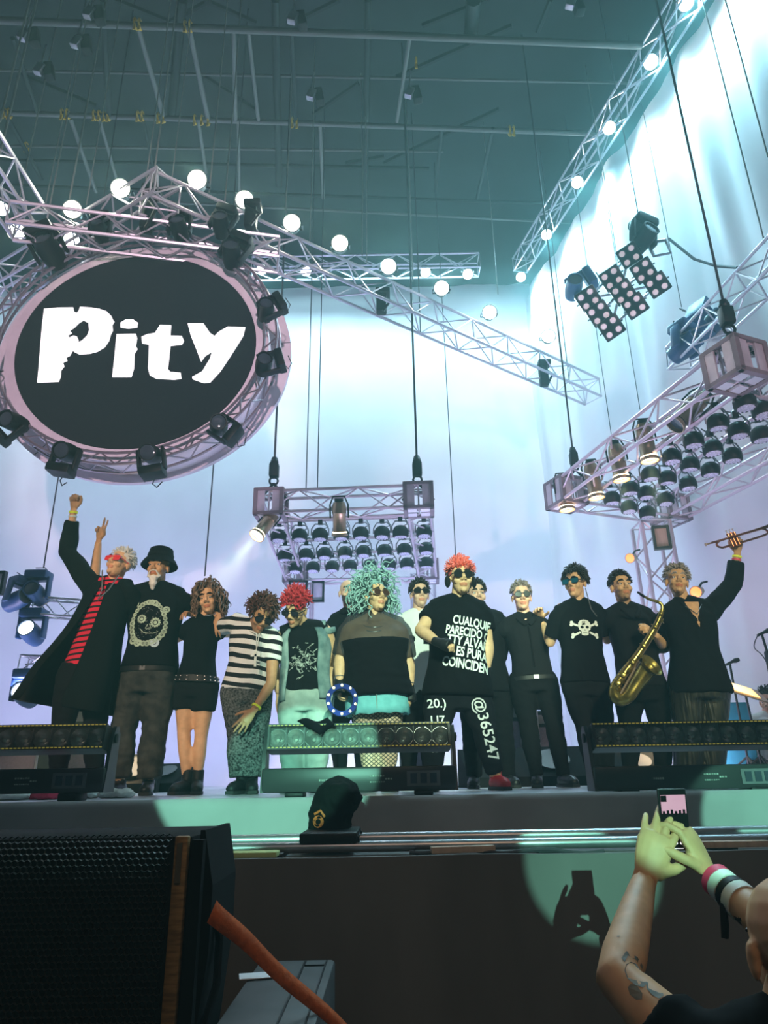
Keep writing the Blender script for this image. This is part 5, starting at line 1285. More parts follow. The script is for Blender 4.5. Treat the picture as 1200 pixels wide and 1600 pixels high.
# 14 --- trumpet player
F = Fig(5.4, dict(sh_a=(1045, 958), sh_b=(1106, 952), el_a=(1022, 985, .22), wr_a=(1004, 978, .3), el_b=(1145, 912, -.02), wr_b=(1152, 866, -.06), hip_a=(1072, 1070), hip_b=(1114, 1070), kn_a=(1076, 1150), kn_b=(1112, 1150), an_a=(1080, 1236), an_b=(1114, 1236)), 1.08)
r, h = person('performer in an open black shirt holding a trumpet up high', F, 'skin_tan', (1058, 911, -.04, -10, -10, 8), {'b': ('grip', (1152, 836, -.08), (.3, .9, 0), 1, 1.0)}, brow='hair_grey')
shirt(r, F, 'cloth_black', -.12, 1.75, .024, .05, name='loose_shirt', wr=.009, sl_ease=.024); trousers(r, F, 'satin', .05, .034, 1.96, .026, name='satin_trousers', wr=0); shoes(r, F)
decal(bpy.data.objects[[c.name for c in kids(r) if c.name.startswith('loose_shirt')][0]], F.spine(.90), F.axes(.9)[0], F.up, [vee(.055, .11, -.10)], 'skin_tan', 'open_neckline', .005); collar(r, F, 'cloth_black', .80)
hair_strands(h, 320, .040, .006, .002, 2.4, 1.0, .1, -.6, 111, 5, .4).build('hair', 'hair_grey', r)
band_on(r, F, 'b', 'bandyellow', .02, .032, .014); band_on(r, F, 'b', 'bandred', .045, .032, .012, 'wrist_ribbon')
MB().tube([F.spine(1.0) + V((-.07, -.09, .03)), F.spine(.9) + V((0, -.15, 0)), F.spine(1.0) + V((.07, -.09, .03))], .004, 5).build('necklace', 'silver', r)

# 15 --- crew member sitting behind on the far side
F = Fig(7.6, dict(sh_a=(1172, 1128), sh_b=(1222, 1128), el_a=(1168, 1165), wr_a=(1185, 1190, -.2), el_b=(1228, 1165), wr_b=(1215, 1190, -.2), hip_a=(1182, 1196), hip_b=(1212, 1196), kn_a=(1176, 1200, -.42), kn_b=(1218, 1200, -.42), an_a=(1178, 1230, -.4), an_b=(1216, 1230, -.4)), .95)
r, h = person('seated crew member in a white shirt at the picture edge', F, 'skin_pink', (1200, 1098, 0, -40, 10, 0), {}, group=None, grp=False, brow='hair_dark')
shirt(r, F, 'cloth_white', .0, .8, .02, name='white_shirt'); trousers(r, F, 'cloth_coal'); shoes(r, F)
hair_strands(h, 160, .05, .006, 0, .2, 1.0, .0, -.6, 121, 5).build('hair', 'hair_dark', r)
st = thing('flight_case_seat', 'dark low case the crew member sits on', 'case', (F.pc.x, F.pc.y + .05, 0))
zt = F.pc.z - .13; MB().bbox((F.pc.x, F.pc.y + .08, zt / 2), (.5, .35, zt), .01).build('case_body', 'navy', st); MB().box((F.pc.x, F.pc.y - .105, zt * .8), (.52, .02, .02)).build('lid_trim', 'steel', st)
# ------------------------------------------------------------------ instruments
K['sax'] = mat('sax_lacquer', (.30, .23, .06), .28, .85, var=.4, scale=18); K['trumpet'] = mat('trumpet_lacquer', (.45, .16, .08), .22, .9, var=.2)
def smooth_path(pts, n=6):                              # Catmull-Rom
    out = []; P = [V(p) for p in pts]
    for i in range(len(P) - 1):
        p0, p1, p2, p3 = P[max(i - 1, 0)], P[i], P[i + 1], P[min(i + 2, len(P) - 1)]
        for k in range(n):
            t = k / n; out.append(.5 * ((2 * p1) + (p2 - p0) * t + (2 * p0 - 5 * p1 + 4 * p2 - p3) * t * t + (3 * p1 - p0 - 3 * p2 + p3) * t ** 3))
    return out + [P[-1]]
def lerp_list(L, n): return [lerp_tab([(i / (len(L) - 1), v) for i, v in enumerate(L)], k / (n - 1)) for k in range(n)]
ys = 5.22
sx = thing('saxophone', 'brass saxophone held slanting across the black shirt of its player', 'saxophone', at(965, 1090, ys))
pt = smooth_path([at(1035, 952, ys), at(1026, 975, ys), at(1000, 1018, ys), at(975, 1052, ys), at(962, 1072, ys - .01), at(960, 1086, ys - .03), at(969, 1094, ys - .05), at(982, 1088, ys - .08), at(996, 1068, ys - .09), at(1010, 1048, ys - .10)])
MB().tube(pt, lerp_list([.016, .021, .027, .033, .038, .042, .042, .043, .048, .060], len(pt)), 18, cap=False).build('tube', 'sax', sx)
bd = (at(1022, 1036, ys - .12) - at(1000, 1062, ys - .09)).normalized()
MB().lathe([(.052, -.03), (.062, .0), (.085, .03), (.088, .032), (.083, .03), (.05, -.02)], frame(at(1014, 1043, ys - .11), bd + V((0.1, -.85, 0))), 22, cap=False).build('bell', 'sax', sx)
pt2 = smooth_path([at(1002, 929, ys - .06), at(1014, 936, ys - .04), at(1027, 940, ys), at(1034, 945, ys), at(1035, 954, ys)])
MB().tube(pt2, lerp_list([.009, .010, .012, .013, .014], len(pt2)), 10).build('neck', 'sax', sx)
MB().tube([at(996, 925, ys - .07), at(1006, 932, ys - .055)], [.008, .011], 10).build('mouthpiece', 'black', sx)
dd = (pt[24] - pt[6]).normalized(); sd = dd.cross(V((0, 1, 0))).normalized()
for k in range(12):
    p = pt[3 + k * 2] + V((0, -.030 - k * .0016, 0)) + sd * (.012 if k % 2 else -.010)
    kr = .013 + .0009 * k
    kc = MB().lathe([(.0, .010), (kr * .5, .009), (kr, .006), (kr * 1.1, 0), (.0, -.004)], frame(p, V((0, -1, 0)) + sd * (.5 if k % 2 else -.3)), 12).build('key_cup', 'sax', sx)
    MB().tube([p, p + sd * (.028 if k % 2 else -.028) + V((0, .012, 0))], .0032, 5).build('key_arm', 'brass', kc)
for s_ in (-1, 1): MB().tube([q + V((0, -.026, 0)) + sd * (.022 * s_) for q in pt[4:26:3]], .0035, 6).build('key_rod', 'brass', sx)
MB().tube([pt[14] + V((0, -.03, 0)) + sd * .03, pt[26] + V((0, -.035, 0)) + sd * .045, pt[30] + V((0, -.03, 0)) + sd * .04], .012, 6).build('key_guard', 'brass', sx)
yt = 5.26
tp = thing('trumpet', 'red-brown lit brass trumpet held up in a raised hand', 'trumpet', at(1150, 842, yt))
A0, A1 = at(1102, 851, yt), at(1190, 826, yt)
ax_ = (A1 - A0).normalized(); dn = V((0, 0, -1)); dn = (dn - ax_ * dn.dot(ax_)).normalized()
MB().lathe([(.013, -.0), (.014, .004), (.007, .012), (.006, .07)], frame(A0, ax_), 14).build('mouthpiece', 'brass', tp)
MB().tube([A0 + ax_ * .05, A1], .0085, 8).build('leadpipe', 'trumpet', tp)
bl0 = A0 + ax_ * .30; be = A0 + ax_ * .60
loop = smooth_path([A1, A1 + ax_ * .03 + dn * .02, A1 + dn * .055, A0 + ax_ * .16 + dn * .06, A0 + ax_ * .105 + dn * .052, A0 + ax_ * .085 + dn * .03, A0 + ax_ * .105 + dn * .008, A0 + ax_ * .16 + dn * .004 + V((0, -.02, 0)), be + V((0, -.02, 0))], 5)
MB().tube(loop, .0085, 8).build('main_tube', 'trumpet', tp)
MB().lathe([(.007, -.16), (.010, -.06), (.018, .02), (.035, .07), (.06, .095), (.058, .095), (.03, .07), (.012, .0)], frame(be - ax_ * .05 + V((0, -.02, 0)), ax_), 22, cap=False).build('bell', 'trumpet', tp)
for k in range(3):
    p = A0 + ax_ * (.205 + .027 * k)
    v_ = MB().tube([p - dn * .035, p + dn * .075], .0115, 12).build('valve', 'trumpet', tp); MB().tube([p - dn * .035, p - dn * .058, p - dn * .058, p - dn * .062], [.003, .003, .009, .009], 8).build('valve_button', 'brass', v_)
K['tamb'] = mat('tambourine_blue', (.008, .025, .20), .65, spec=.15)
tm = at(534, 1094, 5.05); tb = thing('tambourine', 'blue tambourine hanging from the hand of the teal-haired performer', 'tambourine', tm)
fm = frame(tm, V((.15, -1, .1)))
MB().lathe([(.078, -.02), (.110, -.02), (.112, .02), (.078, .02), (.078, -.02)], fm, 28, cap=False).build('hoop', 'tamb', tb)
for k in range(10):
    a = 2 * PI * (k + .5) / 10; MB().lathe([(.001, -.004), (.010, -.003), (.010, .003), (.001, .004)], fm @ M.Translation((.098 * math.cos(a), .098 * math.sin(a), .022)), 10).build('jingle', 'brass', tb)

# ------------------------------------------------------------------ LED battens along the stage lip
K['batten'] = mat('batten_housing', (.030, .032, .034), .38, var=.1); K['reflector'] = mat('chrome_reflector', (.45, .45, .43), .25, .9); K['bulbglass'] = mat('lamp_bulb', (.5, .48, .42), .15, spec=.8); K['ledamber'] = mat('amber_led_row', (.55, .42, .10), .4, emit=(.9, .75, .1), es=.22)
def glassmat(name):
    m = bpy.data.materials.new(name); m.use_nodes = True; n = m.node_tree; b = n.nodes['Principled BSDF']; b.inputs['Base Color'].default_value = (.8, .85, .8, 1); b.inputs['Roughness'].default_value = .05; b.inputs['Alpha'].default_value = .05; K[name] = m
glassmat('clear_pane')
def batten(px0, px1, ytop, ybot, Yb, lab, ncell=10):
    a, b = at(px0, (ytop + ybot) / 2, Yb), at(px1, (ytop + ybot) / 2, Yb); b.z = a.z = (a.z + b.z) / 2
    L = b.x - a.x; c = (a + b) / 2; kz = (at(px0, ytop, Yb).z - at(px0, ybot, Yb).z)
    base_h = kz * .36; head_h = kz * .38; z0 = c.z - kz / 2
    t = thing('led_batten', lab, 'stage light', (c.x, Yb, 0), 'battens along the stage lip')
    MB().bbox((c.x, Yb + .06, z0 + base_h / 2), (L, .14, base_h), .012).build('base', 'batten', t)
    zh = c.z + kz / 2 - head_h / 2 - .004; rot = M.Rotation(R(-12), 3, 'X'); hc = V((c.x, Yb + .06, zh)); hw = L * .955
    W = lambda x, y, z: hc + rot @ V((x, y, z))
    hd = MB(); hd.bbox(hc + rot @ V((0, .05, 0)), (hw, .06, head_h), .008, rot)
    for s in (-1, 1):
        hd.box(W(0, -.01, s * head_h * .47), (hw, .10, .012), rot); hd.box(W(s * hw * .495, -.01, 0), (.012, .10, head_h * .96), rot)
    head = hd.build('lamp_bar', 'batten', t, smooth=False)
    cw = hw / ncell * .985
    for i in range(ncell):
        x = -hw / 2 + hw / ncell * (i + .5)
        m_ = M.Translation(W(x, .02, 0)) @ rot.to_4x4() @ M.Rotation(R(90), 4, 'X')
        rf = MB().lathe([(.010, .0), (.022, .006), (.034, .02), (.040, .034), (.041, .034), (.036, .02), (.023, .004)], m_ @ M.Scale(head_h / .105, 4), 16, cap=False).build('reflector', 'reflector', head)
        MB().ball(W(x, .006, -.004), .010, 8).build('bulb', 'bulbglass', head)
        MB().box(W(x - hw / ncell / 2, -.016, 0), (.006, .055, head_h * .86), rot).build('cell_divider', 'batten', head, smooth=False)
        MB().box(W(x, -.05, 0), (cw, .003, head_h * .80), rot).build('cell_pane', 'clear_pane', head, smooth=False)
    for s in (-1, 1):
        d_ = MB(); nd = 46
        for k in range(nd): d_.box(W(-hw / 2 + hw * (k + .5) / nd, -.061, s * head_h * .455), (hw / nd * .62, .004, .005), rot)
        o = d_.build('diode_row', 'ledamber', head, smooth=False); o['kind'] = 'stuff'
    for s in (-1, 1):
        x = c.x + s * (L / 2 - .004)
        MB().prism([(-.07, z0 - 0.0), (.09, z0), (.09, z0 + base_h * .9), (.10, zh + head_h * .2), (.07, zh + head_h * .5), (.03, zh + head_h * .5), (-.01, zh), (-.04, z0 + base_h)], .02, M.Translation((x - .01, Yb + .06, 0)) @ M(((0, 0, 1, 0), (1, 0, 0, 0), (0, 1, 0, 0), (0, 0, 0, 1)))).build('yoke_plate', 'batten', t)
        MB().lathe([(.001, 0), (.022, 0), (.026, .02), (.001, .024)], frame(V((x, Yb + .09, zh)), V((s, 0, 0))), 12).build('tilt_knob', 'black', t)
    for s in (-.33, .33): MB().bbox((c.x + s * L, Yb + .06, z0 / 2), (.10, .16, max(z0, .02)), .006).build('foot', 'black', t)
    dp = MB().box((c.x + L * .33, Yb - .012, z0 + base_h * .5), (L * .17, .008, base_h * .62)).build('display_panel', 'grey', t, smooth=False)
    for k in (-1, 0, 1): MB().box((c.x + L * .33 + k * L * .05, Yb - .018, z0 + base_h * .5), (L * .034, .006, base_h * .4)).build('display_window', 'lens', dp, smooth=False)
    b_ = MB()
    for k in range(9): b_.box((c.x + L * .06 + k * .014, Yb - .0125, z0 + base_h * (.62 if k < 6 else .5)), (.010, .003, .008))
    for k in range(7): b_.box((c.x + L * .06 + k * .012, Yb - .0125, z0 + base_h * .38), (.008, .003, .006))
    for k in range(5): b_.box((c.x - L * .2 + k * .012, Yb - .0125, z0 + base_h * .48), (.009, .003, .010))
    o = b_.build('printed_marking', 'printdim', t, smooth=False); o['kind'] = 'stuff'
    return t
batten(410, 712, 1131, 1236, 4.12, 'stage light batten in the middle of the lip with a black cloth on it')
batten(-140, 166, 1134, 1240, 4.12, 'dark stage light batten at the foot of the coat wearer')
batten(925, 1228, 1128, 1233, 4.12, 'dark stage light batten at the foot of the sax and trumpet players')
# black cloth lying over the middle batten
b = MB(); n = 12; vs = []; c0, c1, c2, c3 = at(465, 1131, 4.17), at(512, 1128, 4.2), at(500, 1152, 4.085), at(524, 1136, 4.10)
for j in range(n + 1):
    for i in range(n + 1):
        u, v = i / n, j / n; p = (c0.lerp(c1, u)).lerp(c2.lerp(c3, u), v) + V((0, -.02 * math.sin(u * 5 + v * 3) * v - .01, .012 * math.sin(u * 7) * (1 - v) + .012)); vs.append(p)
b.add(vs, [(j * (n + 1) + i, j * (n + 1) + i + 1, (j + 1) * (n + 1) + i + 1, (j + 1) * (n + 1) + i) for j in range(n) for i in range(n)])
o = tag(b.build('black_cloth', 'cloth_black', ang=80), 'black cloth draped over the front of the middle light batten', 'cloth'); o.modifiers.new('cloth', 'SOLIDIFY').thickness = .006

# ------------------------------------------------------------------ camera track in front of the stage
yr = 3.22
for k, (yy, py, rr_, lab) in enumerate(((3.22, 1322, .022, 'front steel rail of the camera track below the stage lip'), (3.55, 1309, .024, 'rear steel rail of the camera track below the stage lip'))):
    a = at(600, py, yy); tag(MB().tube([(-3.2, yy, a.z), (3.2, yy, a.z)], rr_, 14).build('track_rail', 'steel'), lab, 'rail', 'camera track rails')
zr = at(600, 1322, 3.22).z
for i, px in enumerate((430, 665, 850, 1120)):
    p = at(px, 1326, 3.22); t = tag(MB().bbox((p.x, 3.38, (ZL + zr) / 2 - .012), (.09, .52, max(.02, zr - ZL - .03)), .005).build('track_sleeper', 'blackm'), 'dark sleeper under the camera track, %s counted from the loudspeaker' % ORD[i], 'sleeper', 'track sleepers')
p = at(385, 1338, 3.06); tag(MB().bbox((p.x, 3.09, ZL + .012), (.24, .10, .02), .004).build('fabric_patch', mat('lime_cloth', (.55, .62, .25), .8)), 'folded lime cloth on the platform beside the loudspeaker', 'cloth')
p = at(725, 1333, 3.08); tag(MB().bbox((p.x, 3.12, ZL + .014), (.26, .04, .024), .003, M.Rotation(R(8), 3, 'Z')).build('wooden_slat', 'panelwood'), 'thin wooden slat lying by the camera track', 'slat')
p = at(1150, 1326, 3.1); tag(MB().bbox((p.x, 3.14, ZL + .014), (.3, .05, .024), .003).build('wooden_slat', 'panelwood'), 'wooden slat by the track at the wristband side of the picture', 'slat')
tag(MB().tube([at(x, 1330 + 3 * math.sin(x * .05), 3.12) for x in range(640, 960, 16)], .009, 6).build('track_cable', 'cable'), 'black cable lying along the camera track', 'cable')
# covered camera on the track
c = at(525, 1262, 3.5); tc_ = thing('covered_camera', 'track camera under a black cloth hood with an orange mark', 'camera', (c.x, 3.5, ZL))
b = MB(); b.ball(at(528, 1246, 3.48), (.10, .10, .085), 12); b.tube([at(540, 1242, 3.46), at(562, 1246, 3.42)], [.045, .03], 10); b.tube([at(526, 1240, 3.5), at(515, 1275, 3.5), at(516, 1322, 3.5)], [.085, .10, .085], 14); b.ball(at(500, 1280, 3.48), (.05, .07, .09), 10)
me = remesh(b, .010, 3); wrinkle(me, .016, (14, 14, 9), 3); hood = finish('cloth_hood', me, 'cloth_green_black', tc_)
decal(hood, at(497, 1284, 3.4), (1, 0, 0), (0, 0, 1), [ringp(0, 0, .012, .026, 12), stroke([(-.02, .03), (.01, .045), (.03, .02)], .010)], mat('orange_mark', (.6, .14, .03), .6), 'orange_mark')
MB().bbox((c.x - .01, 3.40, zr + .035), (.24, .42, .04), .008).build('dolly_plate', 'black', tc_)
for s in (-1, 1):
    for yy in (3.22, 3.55): MB().lathe([(.02, -.012), (.03, -.012), (.03, .012), (.02, .012)], frame(V((c.x + s * .09, yy, zr + .022)), V((0, 1, 0))), 12).build('dolly_wheel', 'blackm', tc_)

# ------------------------------------------------------------------ loudspeaker close to the camera
ysp = 1.95
K['grille'] = mat('grille_metal', (.028, .024, .020), .5, .3); K['bronze'] = mat('bronze_strip', (.26, .15, .055), .5, .4, var=.3, scale=20, stretch=(1, 1, 6)); K['cab'] = mat('cabinet_black', (.007, .007, .008), .85, spec=.15)
tr_ = at(303, 1300, ysp); xr = tr_.x; zt_ = tr_.z; xl = xr - 1.05
sp = thing('loudspeaker', 'big black loudspeaker with hexagon grille and bronze edge strip close to the camera', 'loudspeaker', ((xl + xr) / 2, ysp + .3, GROUND))
MB().bbox(((xl + xr) / 2 - .01, ysp + .24, (zt_ + GROUND) / 2 - .005), (xr - xl + .0, .40, zt_ - GROUND - .01), .012).build('cabinet', 'cab', sp)
H = -GROUND + zt_
MB().bbox((xr - .032, ysp + .02, zt_ - .62), (.034, .025, 1.22), .004).build('edge_strip', 'bronze', sp)
MB().box((xr - .034, ysp + .005, zt_ - .07), (.014, .006, .09)).build('latch', 'brass', sp)
pr = [(0, 0), (.012, .0), (.04, -.13), (.04, -.28), (.0, -.62), (0, -1.2)]
MB().add([V((xr + x, ysp + .07, zt_ + z)) for x, z in pr] + [V((xr + x * .9, ysp + .38, zt_ + z)) for x, z in pr], [(0, 1, 2, 3, 4, 5), (11, 10, 9, 8, 7, 6)] + [(i, i + 6, (i + 1) % 6 + 6, (i + 1) % 6) for i in range(6)]).build('side_panel', 'cab', sp, smooth=False)
MB().box((xr + .006, ysp + .035, zt_ - .6), (.03, .03, 1.16)).build('corner_post', 'cab', sp, smooth=False)
MB().tube([V((xr + .042, ysp + .12, zt_ - .20)), V((xr + .052, ysp + .13, zt_ - .26)), V((xr + .052, ysp + .13, zt_ - .36)), V((xr + .03, ysp + .12, zt_ - .44))], .010, 6).build('grip_rim', 'blackm', sp)
# perforated hexagon grille
hx = .0092; b = MB(); rows = int(.62 / (hx * 1.5)); cols = int((xr - .055 - xl) / (hx * math.sqrt(3)))
cols = min(cols, 52); x_r = xr - .052
for j in range(rows):
    for i in range(cols):
        cx = x_r - (i + .5 * (j % 2)) * hx * math.sqrt(3) - hx; cz = zt_ - .012 - j * hx * 1.5
        o = [V((cx + hx * math.cos(R(30 + 60 * k)), ysp, cz + hx * math.sin(R(30 + 60 * k)))) for k in range(6)]; q = [V((cx + hx * .74 * math.cos(R(30 + 60 * k)), ysp + .004, cz + hx * .74 * math.sin(R(30 + 60 * k)))) for k in range(6)]
        b.add(o + q, [(k, (k + 1) % 6, (k + 1) % 6 + 6, k + 6) for k in range(6)])
g = b.build('grille', 'grille', sp, smooth=False); g['kind'] = 'stuff'
# low black case with paper
zc = at(435, 1500, 2.75).z; xa, xb = xr + .05, at(524, 1500, 2.75).x
K['casegrey'] = mat('case_grey', (.075, .075, .08), .6, var=.2)
cs = thing('subwoofer', 'dark grey low cabinet beside the loudspeaker, paper lying on it', 'loudspeaker', ((xa + xb) / 2, 2.4, GROUND))
MB().bbox(((xa + xb) / 2, 2.32, (zc + GROUND) / 2), (xb - xa, .86, zc - GROUND), .012).build('cabinet', 'casegrey', cs)
xm = xa + (xb - xa) * .62
b = MB(); b.box((xm, 2.3, zc + .001), (.006, .84, .006)); b.box((xm + .07, 2.3, zc + .001), (.005, .84, .005)); b.box((xm + .035, 2.66, zc + .001), (.07, .006, .006)); b.build('lid_seam', 'black', cs, smooth=False)
p = atz(402, 1525, zc + .004); tag(MB().bbox((p.x, p.y, zc + .005), (.11, .07, .003), .001, M.Rotation(R(12), 3, 'Z')).build('paper_sheet', 'white'), 'small white paper lying on the low dark cabinet', 'paper')
# orange strap
K['orange'] = mat('orange_webbing', (.62, .13, .03), .7, bump=.3, scale=60)
s0 = V((xr + .085, ysp + .18, zt_ - .32)); path = smooth_path([at(331, 1424, 1.99), at(345, 1437, 2.0), at(385, 1470, 2.05), at(440, 1525, 2.1), at(526, 1598, 2.2), at(600, 1680, 2.25)], 5)
b = MB(); n = len(path); vs = []
for i, p in enumerate(path):
    tw_ = i / (n - 1); wv = V((.35 - .3 * tw_, .2, .9)).normalized() * (.026 - .010 * tw_); vs += [p - wv, p + wv]
b.add(vs, [(2 * i, 2 * i + 1, 2 * i + 3, 2 * i + 2) for i in range(n - 1)])
o = tag(b.build('ratchet_strap', 'orange', ang=80), 'orange webbing strap running from the loudspeaker down to the picture bottom', 'strap'); o.modifiers.new('web', 'SOLIDIFY').thickness = .003

# ------------------------------------------------------------------ backline
K['cabcloth'] = mat('speaker_cloth', (.10, .08, .12), .8, scale=60); K['tealcloth'] = mat('teal_cloth', (.02, .20, .26), .8); K['glowing_paper'] = mat('lit_sheet', (.9, .75, .45), .7, emit=(1, .62, .18), es=.9)  # sheet glows by itself in place of warm reading lamp light
def amp(px, py, wpx, hpx, y, lab):
    k = (at(px + 10, py, y) - at(px, py, y)).length / 10; c = at(px, py, y); w_, h_ = wpx * k, hpx * k; z1 = c.z + h_ / 2
    t = thing('amplifier', lab, 'amplifier', (c.x, y, 0), 'amplifiers behind the band')
    MB().bbox((c.x, y + .16, z1 / 2), (w_, .32, z1), .015).build('cabinet', 'cab', t); MB().box((c.x, y - .006, z1 * .42), (w_ * .88, .012, z1 * .7)).build('speaker_cloth', 'cabcloth', t); MB().box((c.x, y - .006, z1 * .88), (w_ * .88, .012, z1 * .12)).build('control_panel', 'grey', t)
    for s in (-1, 1): MB().box((c.x + s * w_ * .46, y - .004, z1 / 2), (.02, .02, z1)).build('trim_strip', 'steel', t)
    MB().tube([(c.x - .08, y + .15, z1), (c.x - .07, y + .15, z1 + .03), (c.x + .07, y + .15, z1 + .03), (c.x + .08, y + .15, z1)], .01, 6).build('handle', 'black', t)
amp(797, 1150, 36, 100, 7.6, 'purple-grey amplifier stack between the frontman and the belted performer'); amp(854, 1155, 26, 86, 7.9, 'tall narrow amplifier seen between the legs of the belted performer'); amp(125, 1140, 44, 70, 7.8, 'amplifier behind the legs of the coat wearer'); amp(15, 1195, 90, 60, 7.2, 'low amplifier behind the dark batten at the picture edge'); amp(645, 1190, 40, 60, 8.2, 'low amplifier behind the teal skirt')
def wedge(px, y, w_, h_, lab, yaw=0):
    c = at(px, 1236, y); t = thing('floor_monitor', lab, 'monitor', (c.x, y, 0), 'floor monitors')
    q = M.Translation((c.x, y, 0)) @ M.Rotation(R(yaw), 4, 'Z')
    MB().add([q @ V(p) for p in [(-w_ / 2, -.22, 0), (w_ / 2, -.22, 0), (w_ / 2, .22, 0), (-w_ / 2, .22, 0), (-w_ / 2, -.20, .08), (w_ / 2, -.20, .08), (w_ / 2, .18, h_), (-w_ / 2, .18, h_)]], [(0, 1, 2, 3), (0, 1, 5, 4), (4, 5, 6, 7), (2, 3, 7, 6), (0, 3, 7, 4), (1, 2, 6, 5)]).build('cabinet', 'cab', t, smooth=False)
    sl = frame(q @ V((0, -.02, .05 + h_ / 2)), q.to_3x3() @ V((0, -(h_ - .08), .38))); MB().box((0, 0, 0), (.01, .01, .01)).f
    MB().lathe([(.001, .0), (h_ * .42, .0), (h_ * .45, .014), (h_ * .38, .012)], sl, 20).build('driver_grille', 'grey', t)
wedge(780, 6.6, .62, .32, 'black floor monitor behind the red shoe', 8); wedge(868, 6.8, .6, .34, 'black floor monitor behind the belted performer', -6); wedge(208, 6.9, .45, .34, 'black floor monitor behind the ripped jeans', 10); wedge(257, 7.2, .4, .26, 'small floor monitor beside the ripped jeans', -15); wedge(1000, 7.0, .6, .3, 'black floor monitor behind the sax player')
def stand(px, ptop, y, lab, mic=True, lean=.0, name='microphone_stand'):
    top = at(px, ptop, y); t = thing(name, lab, 'stand', (top.x, y, 0)); g = V((top.x + lean, y, 0))
    MB().tube([g + V((0, 0, .03)), top], .011, 8).build('pole', 'black', t)
    for k in range(3): a = 2 * PI * k / 3 + .4; MB().tube([g + V((0, 0, .22)), g + V((.26 * math.cos(a), .26 * math.sin(a), .012))], .010, 6).build('leg', 'black', t)
    if mic: MB().tube([top + V((-.05, -.02, -.02)), top + V((.02, -.02, .01)), top + V((.05, -.02, .02)), top + V((.085, -.02, .03))], [.012, .014, .024, .018], 10).build('microphone', 'blackm', t)
    return t, top
t, tp_ = stand(1190, 990, 6.3, 'microphone stand with boom at the picture edge', True, .12)
MB().bbox(tp_ + V((.03, 0, -.26)), (.07, .07, .22), .02).build('clutch', 'black', t); MB().tube(smooth_path([tp_ + V((-.05, -.02, -.02)), tp_ + V((-.09, 0, -.12)), tp_ + V((-.02, 0, -.22)), tp_ + V((.06, 0, -.5))]), .005, 6).build('microphone_cable', 'cable', t)
stand(786, 1003, 7.3, 'thin microphone stand between the frontman and the belted performer', True, 0); stand(1140, 1036, 6.9, 'small microphone stand behind the trumpet player', True, 0)
t, tp_ = stand(1164, 1082, 6.6, 'music stand with lit sheets beside the trumpet player', False, .03, 'music_stand'); rx = M.Rotation(R(18), 3, 'Y') @ M.Rotation(R(28), 3, 'X')
MB().box(tp_ + V((-.06, 0, .03)), (.46, .30, .012), rx).build('desk', 'brass', t); MB().box(tp_ + V((-.08, -.01, .045)), (.36, .24, .006), rx).build('sheet', 'glowing_paper', t); MB().tube([tp_ + V((.10, -.05, 0)), tp_ + V((.2, -.05, .06)), tp_ + V((.22, -.06, .08))], [.006, .006, .014], 6).build('reading_lamp', 'black', t)
p = at(1168, 1122, 7.2); cs = thing('cloth_covered_case', 'teal covered case behind the music stand', 'case', (p.x, 7.2, 0)); zz = at(1168, 1096, 7.2).z; MB().bbox((p.x - .12, 7.45, zz / 2), (.36, .4, zz), .02).build('cover', 'tealcloth', cs); MB().box((p.x - .12, 7.24, zz * .55), (.36, .012, .02)).build('lid_trim', 'steel', cs)
# things lying on the stage floor by the coat wearer
for (px, y, sx_, sy_, m, lab) in ((72, 4.6, .09, .08, 'bandred', 'crumpled red cloth on the stage floor at the foot of the coat wearer'), (105, 4.7, .20, .10, 'cloth_white', 'crumpled white cloth on the stage floor beside the red one'), (182, 4.7, .12, .08, 'cloth_white', 'small white cloth on the stage floor by the batten end'), (12, 4.6, .16, .10, 'cloth_white', 'white cloth on the stage floor at the picture edge')):
    p = at(px, 1240, y); b = MB().ball((p.x, y, .022), (sx_, sy_, .03), 16); me = remesh(b, .012, 1); wrinkle(me, .016, (20, 20, 20), px)
    for v in me.vertices: v.co.z = max(.002, v.co.z)
    tag(finish('crumpled_cloth', me, m, None), lab, 'cloth', 'cloths on the stage floor')

# ------------------------------------------------------------------ the man filming with his phone
yp = 1.84
F = Fig(1.40, dict(sh_a=(1335, 1650, 0), sh_b=(1115, 1650, .0), el_a=(1235, 1475, .20), wr_a=(1116, 1372, .42), el_b=(966, 1530, .16), wr_b=(1006, 1378, .40), hip_a=(1300, 2150, -.1), hip_b=(1130, 2150, -.1), kn_a=(1300, 2600, -.1), kn_b=(1130, 2600, -.1), an_a=(1300, 3000, -.1), an_b=(1130, 3000, -.1)), 1.05, .02, 1.0, GROUND)
sc_ = F.sc.copy()
for k, (dx, z) in {'hip_a': (.11, GROUND + .92), 'hip_b': (-.11, GROUND + .92), 'kn_a': (.12, GROUND + .50), 'kn_b': (-.12, GROUND + .50), 'an_a': (.12, GROUND + .085), 'an_b': (-.12, GROUND + .085)}.items(): F.P[k] = V((sc_.x + dx, 1.36, z))
F.pc = (F.P['hip_a'] + F.P['hip_b']) / 2; F.up = (F.sc - F.pc).normalized(); F.rh = V((-1, 0, 0))
r, h = person('man seen from behind filming the stage with a phone, tattooed forearm', F, 'skin_mid', (1248, 1500, .02, 172, 6, 0), {'b': (((14, 10, 12, 16), 30, 5), (1042, 1262, .44), (-.25, -1, .25), 1, 1.02), 'a': (((30, 36, 40, 44), 30, 4), (1066, 1292, .44), (.75, -.65, .2), -1, 1.0)}, group=None, grp=False, brow='hair_dark', voxel=.009, z0=GROUND, hvox=.0032)
shirt(r, F, 'cloth_black', .0, .52, .018, name='black_shirt'); trousers(r, F, 'jean_black'); shoes(r, F)
